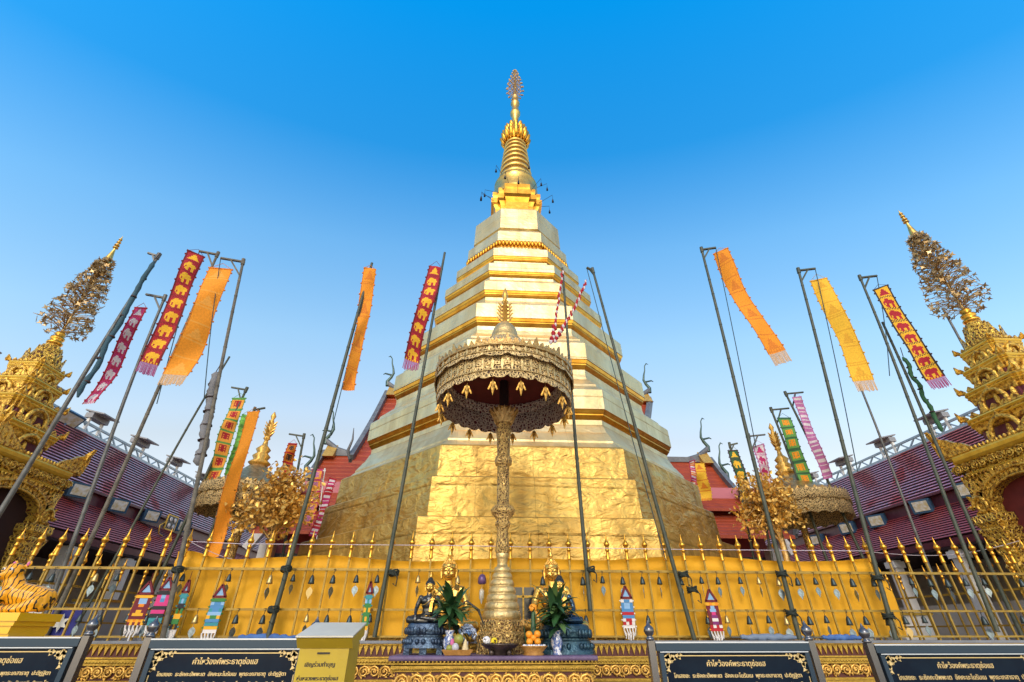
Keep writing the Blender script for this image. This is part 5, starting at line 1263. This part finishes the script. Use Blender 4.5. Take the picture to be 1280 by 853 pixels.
# ------------------------------------------------------------------ banners
ELE = ["..###....", ".#######.", "#########", "#########", "#.######.", "#.##..##.", ".###..##.", "..##..##."]
TRI = ["....#....", "...###...", "...###...", "..#####..", "..#####..", ".#######.", "#########"]
def banner(top, bot, Y, Yb, w, fg, bg_, label, style='ele', bend=0., fringe=None, twist=0., nrep=6, wdir=None, cols=13):
    a, c = at(*top, Y), at(*bot, Yb); L = (c-a).length; d = (c-a).normalized()
    fr = .085 if fringe else 0
    wd = V(wdir) if wdir else V((1, -.75*a.x/a.y, 0)); wd = (wd-d*wd.dot(d)).normalized(); nrm = wd.cross(d).normalized()
    if nrm.y > 0: nrm = -nrm
    t = thing('banner', label, 'banner', a, 'long woven banners on the poles')
    rows = max(24, int(cols*L*(1-fr)/w)); keys = []
    Lc = L*(1-fr)
    def pt(u, v):
        s = v
        ang = twist*s
        side = wd*math.cos(ang)+nrm*math.sin(ang)
        off = bend*math.sin(PI*min(1, s*.55+.0))*0 + bend*(4*s*(1-s))
        return a + d*(L*s) + wd*off + nrm*(.06*math.sin(s*7+top[0])+.05*math.sin(s*4+u*2)+.02*math.sin(s*17+u*3+top[1])+.07*(u-.5)*math.sin(s*6+top[0]*.3)*2+.10*s*s*math.sin(top[0]*.7+s*3)) + wd*(.035*s*math.sin(s*8+top[1])) + side*((u-.5)*w*(1-.10*math.sin(s*5+top[0])**2))
    grid = []
    cell = rows/nrep
    for i in range(rows):
        row = []
        q = int(i/cell); li = int((i-q*cell)/cell*11)
        for j in range(cols):
            ch = bg_[0]
            if style == 'ele':
                pat = TRI if q == 0 else ELE
                jj = int((j-2)*9/(cols-4)) if 2 <= j < cols-2 else -1
                if 1 <= li <= len(pat) and 0 <= jj < 9 and pat[li-1][jj] == '#': ch = fg[0]
                elif li >= 9: ch = bg_[-1] if (j+i) % 2 else bg_[0]
                if q == nrep-1 and li >= 9: ch = fg[0] if j % 2 else bg_[0]
                if j in (0, cols-1): ch = bg_[-1]
            elif style == 'plain':
                if 2 <= j < cols-2 and (q % 2 == 0) and 1 <= li <= 7 and TRI[li-1][int((j-2)*9/(cols-4))] == '#': ch = fg[0]
                if li >= 9 and (i % 2 == 0): ch = fg[0]
                if q == nrep-1 and li > 7 and j % 2: ch = fg[-1]
            elif style == 'block':
                if 3 <= j < cols-3 and 2 <= li <= 7: ch = fg[q % len(fg)]
                elif li in (0, 10): ch = bg_[-1]
                if 2 <= li <= 7 and j in (4, cols-5) and li % 2: ch = bg_[0]
            elif style == 'stripe':
                ch = fg[0] if li in (1, 2, 3, 7) and 1 <= j < cols-1 else bg_[q % len(bg_)]
            row.append(ch)
        grid.append(row)
    for r in grid:
        for ch in r:
            if ch not in keys: keys.append(ch)
    b = MB(); vs2 = []; 
    for i in range(rows+1):
        for j in range(cols+1): vs2.append(pt(j/cols, i/rows*(1-fr)))
    o = len(b.v); b.v += vs2
    for i in range(rows):
        for j in range(cols):
            b.f.append([i*(cols+1)+j, i*(cols+1)+j+1, (i+1)*(cols+1)+j+1, (i+1)*(cols+1)+j]); b.m.append(keys.index(grid[i][j])); b.sm.append(True)
    b.build('woven_cloth', [BD[k] for k in keys], t)
    b = MB()
    for e in (0, 1): b.tube([pt(e, i/24*(1-fr)) for i in range(25)], .008, 4)
    for i in range(0, 11):
        for e in (-.04, 1.04):
            b.ell(pt(e, (i+.5)/11*(1-fr)), .022, 0, 6, 4)
    b.bar(pt(-.06, 0), pt(1.06, 0), .03, .03)
    b.tube([pt(0, 0), a+V((0, 0, .16))+wd*0, pt(1, 0)], .006, 4); b.build('edge_cord', BD[bg_[-1]], t)
    if fringe:
        b = MB(); rn = random.Random(int(top[0]))
        for j in range(16):
            u = (j+.5)/16; b.bar(pt(u, 1-fr-.002), pt(u+rn.uniform(-.02, .02), 1-fr*rn.uniform(0, .18)), w/22, .008, up=tuple(nrm))
        b.build('fringe', BD[fringe], t)
    return t
def bd(n, c): return mat('banner_'+n, c, .8, 0, tuple(x*.8 for x in c), 30)
BD = dict(r=bd('crimson', (.42, .012, .025)), y=bd('gold', (.86, .48, .02)), o=bd('orange', (.85, .31, .012)), O=bd('deep_orange', (.68, .21, .012)), Y=bd('yellow', (.85, .5, .03)), h=bd('ochre', (.72, .38, .02)),
          p=bd('magenta', (.5, .03, .16)), w=bd('white', (.68, .62, .66)), P=bd('mauve', (.48, .16, .38)), g=bd('green', (.12, .34, .07)), G=bd('dark_green', (.03, .12, .05)), l=bd('lime', (.22, .6, .1)),
          k=bd('dark', (.05, .03, .03)), v=bd('violet_fringe', (.34, .06, .20)), n=bd('natural_fringe', (.62, .42, .24)), e=bd('grey_cloth', (.2, .21, .23)), t=bd('teal_wrap', (.03, .09, .13)), L=bd('light_orange', (.85, .38, .05)), c=bd('wine', (.2, .01, .015)))
banner((245, 318), (183, 467), 8.62, 8.5, .345, 'y', 'rc', 'crimson banner with golden elephants, largest of the left group', 'ele', .0, 'v', .15, 9)
banner((276, 336), (214, 485), 8.4, 8.3, .44, 'L', 'oO', 'broad plain orange banner with a pale fringe on the left', 'plain', .02, 'n', .2, 7)
banner((176, 386), (113, 507), 8.7, 8.6, .20, 'w', 'pr', 'narrow magenta and white banner at far left', 'ele', .02, None, .3, 8)
banner((461, 338), (437, 485), 8.36, 8.36, .25, 'O', 'oO', 'plain orange banner hanging by the dark pole left of the pagoda', 'plain', .05, None, .5, 7, (1, .7, 0))
banner((545, 333), (510, 463), 8.34, 8.3, .32, 'y', 'rc', 'crimson banner with golden elephants against the pagoda left edge', 'ele', .0, 'v', .2, 8, (1, .3, 0))
banner((901, 316), (981, 452), 8.36, 8.1, .36, 'O', 'oO', 'long orange banner swinging outward on the right', 'plain', -.10, 'n', .1, 7)
banner((1023, 349), (1088, 489), 8.36, 8.2, .37, 'h', 'Yh', 'yellow banner with ochre triangles and pale fringe on the right', 'plain', .0, 'n', .1, 7)
banner((1101, 362), (1180, 487), 8.36, 8.2, .33, 'r', 'yk', 'yellow banner with crimson elephants on the right', 'ele', -.02, 'v', .05, 8)
banner((299, 498), (264, 600), 12.55, 12.5, .34, 'r', 'Lg', 'patterned orange and maroon banner with green top, far left', 'block', .0, None, .3, 7)
banner((308, 520), (285, 596), 12.8, 12.75, .2, 'g', 'll', 'lime green strip hanging behind the patterned far left banner', 'stripe', .0, None, .3, 6)
banner((317, 516), (264, 695), 12.1, 11.6, .28, 'o', 'oO', 'very long narrow orange banner reaching the left fence', 'plain', .0, None, .2, 11)
banner((366, 556), (350, 612), 13.9, 13.9, .26, 'k', 'Or', 'small orange and dark banner above the left golden tree', 'block', .0, None, .3, 5)
banner((397, 588), (385, 655), 16.9, 16.9, .38, 'P', 'Lp', 'orange banner with mauve blocks before the red temple roof', 'block', .0, None, .2, 5)
banner((416, 600), (392, 670), 15.5, 15.2, .24, 'w', 'pr', 'red and white tassel banner beside the pagoda left side', 'stripe', .0, None, .5, 7)
banner((916, 563), (935, 628), 13.3, 13.3, .30, 'Y', 'Gk', 'dark green banner with yellow blocks right of the pagoda', 'ele', .0, None, .1, 5)
banner((948, 557), (961, 612), 13.0, 13.0, .28, 'p', 'wP', 'white banner with magenta elephants above the right golden tree', 'ele', .0, None, .1, 4)
banner((980, 523), (1013, 620), 12.5, 12.4, .34, 'o', 'gG', 'broad green banner with orange blocks on the right', 'block', .0, None, .1, 7)
banner((996, 497), (1034, 598), 12.3, 12.2, .23, 'w', 'PP', 'long narrow mauve and white banner on the right', 'stripe', .0, None, .2, 9)
banner((873, 580), (884, 625), 18.0, 18.0, .42, 'O', 'YY', 'short yellow banner before the right temple roof', 'plain', .0, None, .1, 4)
banner((865, 576), (868, 615), 17.8, 17.8, .2, 'w', 'Op', 'narrow orange and white tassel beside the right temple roof', 'stripe', .0, None, .4, 6)
def wrapped(top, bot, Y, r, m, label):
    a, c = at(*top, Y), at(*bot, Y); t = thing('furled_banner', label, 'banner', a)
    b = MB(); n = 26; b.tube([a.lerp(c, i/n)+V((.02*math.sin(i*.7), .02*math.cos(i*.9), 0)) for i in range(n+1)], [r*(.75+.3*math.sin(i*1.3)**2)*(1 if 0 < i < n else .4) for i in range(n+1)], 8)
    b.build('rolled_cloth', m, t)
    b = MB(); [b.tube([a.lerp(c, f), a.lerp(c, f+.008)], r*1.15, 8) for f in (.15, .3, .45, .6, .75, .9)]; b.tube([a, a+V((.05, 0, .25))], .008, 4); b.build('tie', BD['k'], t)
wrapped((192, 326), (98, 497), 8.36, .05, BD['t'], 'dark teal furled banner along the thick grey pole at far left')
wrapped((270, 465), (249, 582), 8.5, .09, BD['e'], 'grey furled banner hanging beside the weathered left pole')
wrapped((1129, 446), (1178, 540), 8.6, .045, BD['G'], 'dark green furled banner leaning on the bare right pole')
def tassel(top, bot, Y, label):
    a, c = at(*top, Y), at(*bot, Y); t = thing('tassel_string', label, 'tassel', a, 'red and white tassel strings')
    b = MB(); b.tube([a.lerp(c, i/12)+V((0, 0, -.1*math.sin(PI*i/12))) for i in range(13)], .010, 4); b.build('cord', BD['r'], t)
    b = MB(); rn = random.Random(int(top[0]))
    for k in range(34):
        f = (k+.5)/34; p = a.lerp(c, f)+V((0, 0, -.1*math.sin(PI*f))); q = (f > .72)
        b.lathe([(.006, .03), (.022+.03*q*rn.random(), .0), (.026+.035*q*rn.random(), -.05), (.008, -.09)], p+V((rn.uniform(-.02, .02), 0, 0)), 6, 0 if k % 3 else 1)
    b.build('tassel', [BD['r'], BD['w']], t)
tassel((703, 338), (689, 428), 8.30, 'red and white tassel string hung from the pole right of the parasol')
tassel((733, 350), (692, 426), 8.32, 'red and white tassel string slanting left from the leaning dark pole')

# dark rope ties holding the poles to the fence
rope = mat('dark_rope', (.02, .03, .025), .8)
def ties(pts, label):
    for px, py in pts:
        p = at(px, py, 8.36); t = thing('rope_tie', label, 'rope', p, 'rope ties lashing poles to the fence')
        b = MB(); rn = random.Random(int(px))
        for k in range(4):
            q = p+V((0, 0, .02*k-.03)); b.tube([q+V((.075*math.cos(a), .085*math.sin(a)+.03, .015*math.sin(a*2+k))) for a in [2*PI*j/10 for j in range(11)]], .013, 5)
        b.tube([p+V((.03, -.06, 0)), p+V((.08, -.07, -.08)), p+V((.07, -.07, -.2)), p+V((.02, -.07, -.16))], .010, 5); b.build('knot', rope, t)
ties([(357, 711), (341, 762), (855, 718), (866, 737), (978, 717), (990, 766), (492, 716), (738, 712), (1098, 722), (1112, 770), (221, 712)], 'dark rope knot lashing a pole to the spear fence')

# ------------------------------------------------------------------ rear parasols and golden trees
def rear_parasol(px, py, Y, r, label):
    c = at(px, py, Y); t = thing('ceremonial_parasol', label, 'parasol', (c.x, Y, 0)); O = (c.x, Y, 0); z = 4.75
    b = MB(); b.tube([(c.x, Y, 0), (c.x, Y, z+.5)], .09, 12); b.lathe([(.5, 0), (.5, .5), (.3, 1.0), (.12, 1.6)], O, 16); b.build('shaft', g_carve_fine, t)
    b = MB(); b.lathe([(r, z-.02), (r*.98, z+.06), (r*.75, z+.22), (r*.4, z+.5), (.22, z+.75), (.2, z+.8)], O, 36)
    for k in range(40): A = 2*PI*k/40; leaf_ornament(b, (c.x+r*1.01*math.cos(A), Y+r*1.01*math.sin(A), z-.0), (0, 0, 1), (-math.sin(A), math.cos(A), 0), .12, .12)
    cp = b.build('canopy', brass, t)
    b = MB()
    for rr, zt, zb in ((r, z+.02, z-.55), (r*1.03, z+.04, z-.2)):
        b.rings([[V((c.x+q*math.cos(2*PI*j/72), Y+q*math.sin(2*PI*j/72), zz-(.05*(j % 3 == 0) if zz == zb else 0))) for j in range(72)] for q, zz in ((rr, zt), (rr*1.01, zb), (rr*.985, zb), (rr*.985, zt))], 0, True, False, False)
    b.build('valance', lace, cp)
    b = MB(); b.lathe([(r*.97, z), (.2, z+.45)], O, 36); b.build('lining', maroon, cp)
    b = MB(); b.lathe([(.22, z+.75), (.3, z+.82), (.18, z+.92), (.24, z+1.02), (.14, z+1.12), (.2, z+1.22), (.08, z+1.35), (.05, z+1.5), (.1, z+1.55), (.05, z+1.65), (.12, z+1.9), (.04, z+2.15), (.08, z+2.25), (.01, z+2.4)], O, 16)
    for k in range(4):
        for A in (0, PI/2, PI, 1.5*PI): leaf_ornament(b, (c.x+.05*math.cos(A), Y+.05*math.sin(A), z+1.62+.1*k), (math.cos(A)*.7, math.sin(A)*.7, 1), (-math.sin(A), math.cos(A), 0), .2, .09)
    b.build('finial', g_leaf, t)
rear_parasol(306, 640, 13.2, 1.18, 'smaller brass parasol with maroon lining behind the left golden tree')
rear_parasol(998, 640, 13.2, 1.30, 'smaller brass parasol with maroon lining behind the right golden tree')
gold_leaf2 = mat('tree_gold_leaf', (.84, .54, .13), .33, .5, (.62, .37, .08), 20)
def gold_tree(px, py, Y, rx, rz_, label, seed, n=1500, top=0.):
    c = at(px, py, Y); rn = random.Random(seed); t = thing('gold_tree', label, 'golden tree', (c.x, Y, 0))
    b = MB(); b.lathe([(.45, .5), (.5, 1.6), (.4, 1.9), (.55, 2.3), (.42, 2.4)], (c.x, Y, 0), 16); b.build('pot', g_carve_fine, t)
    b = MB(); ends = []
    b.tube([(c.x, Y, 2.2), (c.x+.03, Y, c.z-.3), (c.x-.02, Y, c.z+.5)], [.09, .07, .03], 8)
    for k in range(52):
        A = rn.uniform(0, 2*PI); ph = rn.uniform(-.5, 1.3); rad = rn.uniform(.5, 1.0)
        e = V((c.x+rx*rad*math.cos(A)*math.cos(ph), Y+rx*rad*.85*math.sin(A)*math.cos(ph), c.z+rz_*rad*math.sin(ph)+top*(rad > .9 and ph > .9)))
        s = V((c.x, Y, c.z-.3+rn.uniform(-.4, .5))); m_ = s.lerp(e, .5)+V((0, 0, .15)); b.tube([s, m_, e], [.035, .025, .010], 5); ends += [m_, e, s.lerp(e, .75)]
    b.build('trunk', brass, t)
    lf = MB()
    for k in range(n):
        e = rn.choice(ends); p = e+V((rn.gauss(0, .11), rn.gauss(0, .11), rn.gauss(0, .12)))
        ax = V((rn.uniform(-1, 1), rn.uniform(-1, .4), rn.uniform(-.5, 1))).normalized(); sd = ax.orthogonal().normalized(); sd = (sd*math.cos(k)+ax.cross(sd)*math.sin(k)).normalized(); up = ax.cross(sd)
        s = rn.uniform(.04, .075)
        q = [p, p+sd*s*.7+up*s*.5+ax*.012, p+sd*s*.6+up*s*1.1, p+up*s*1.9-ax*.02, p-sd*s*.6+up*s*1.1, p-sd*s*.7+up*s*.5+ax*.012]
        lf.add(q, [(0, 1, 2, 3), (0, 3, 4, 5)])
    lf.build('leaf', gold_leaf2, t)
    return t
gold_tree(348, 640, 12.0, 1.15, 1.15, 'golden metal leaf tree in a pot left of the pagoda', 3, 1900)
gold_tree(966, 642, 12.0, .95, 1.35, 'golden metal leaf tree in a pot right of the pagoda', 12, 1900)

# ------------------------------------------------------------------ small things on and behind the fence
blue_cloth = mat('blue_cloth', (.06, .16, .42), .7, col2=(.04, .1, .3), vscale=5)
def bundle(px0, px1, py, label, m, Y=8.42, r=.05):
    a, c = at(px0, py, Y), at(px1, py, Y); a.z = c.z = wall_top+r*.8; t = thing('folded_umbrella', label, 'umbrella', a)
    b = MB(); n = 20; L = (c-a).length
    b.tube([a.lerp(c, i/n)+V((0, .01*math.sin(i), .008*math.sin(i*1.7))) for i in range(n+1)], [r*(.25+.75*math.sin(PI*min(.9, .12+i/n*.85)))*(1+.12*math.sin(i*2.1)) for i in range(n+1)], 10); b.build('folded_cloth', m, t)
    b = MB(); b.tube([a-V((.15, 0, 0)), c+V((.2, 0, 0))], .012, 6); b.build('shaft', grey_metal, t)
bundle(300, 372, 790, 'blue folded umbrella lying on the wall left of the donation box', blue_cloth)
bundle(925, 1003, 793, 'blue-grey folded umbrella lying on the wall above the third notice board', mat('grey_blue_cloth', (.16, .22, .32), .6), r=.05)
bundle(1028, 1078, 797, 'blue and pale folded umbrella on the wall beside the right notice board', blue_cloth, r=.045)
# blue flag with a star behind the left fence
c = at(78, 779, 8.75); t = thing('star_cloth', 'dark blue cloth with a pale star behind the left fence', 'cloth', c)
b = MB(); b.rings([[c+V((x, .02*math.sin(x*20+z*9), z)) for x, z in ((-.22, -.25+.0), (.22, -.25), (.22, .2), (-.22, .2))], [c+V((x, .02+.02*math.sin(x*20+z*9), z)) for x, z in ((-.22, -.25), (.22, -.25), (.22, .2), (-.22, .2))]]); b.build('cloth', mat('navy_cloth', (.02, .025, .2), .7), t)
b = MB(); b.prism([c+V((r*math.cos(a), -.035, r*math.sin(a))) for r, a in [((.13 if k % 2 == 0 else .06), PI/2+k*PI/6) for k in range(12)]], (0, -.008, 0)); b.build('star', mat('silver_star', (.45, .48, .5), .3, .6), t)
# clutter seen through the fence under the cloisters: cabinets, jars, a white plinth
rn = random.Random(21)
def cabinet(x, y, w, h, m, label):
    t = thing('cabinet', label, 'cabinet', (x, y, 0)); b = MB(); b.box((x, y, h/2), (w, w*.7, h)); b.build('body', m, t)
    b = MB(); b.box((x, y, h+.03), (w+.08, w*.7+.08, .06)); b.build('top_trim', g_paint, t)
    b = MB(); b.box((x, y, .08), (w+.06, w*.7+.06, .12)); b.build('base_trim', g_paint, t)
cabinet(-9.6, 12.2, .9, 2.0, white_paint, 'white cabinet behind the left side fence')
cabinet(-10.2, 14.6, .8, 2.2, mat('grey_cabinet', (.3, .33, .36), .4), 'grey cabinet behind the left side fence')
cabinet(11.2, 13.5, .9, 1.9, white_paint, 'white cabinet behind the right side fence')
# stray wires above the fence on the right and left
b = MB(); p0, p1 = at(1085, 690, 8.9), at(1275, 676, 8.9); b.tube([p0.lerp(p1, i/10)-V((0, 0, .15*math.sin(PI*i/10))) for i in range(11)], .006, 4)
tag(b.build('cable', mat('pale_cable', (.5, .45, .5), .7), loc=p0), 'thin pale cable sagging above the right fence', 'cable')
b = MB(); p0, p1 = at(228, 672, 9.2), at(345, 708, 9.2); b.tube([p0.lerp(p1, i/10)-V((0, 0, .1*math.sin(PI*i/10))) for i in range(11)], .006, 4)
tag(b.build('cable', MATS['pale_cable'], loc=p0), 'thin pale cable sagging over the left end of the yellow cloth', 'cable')
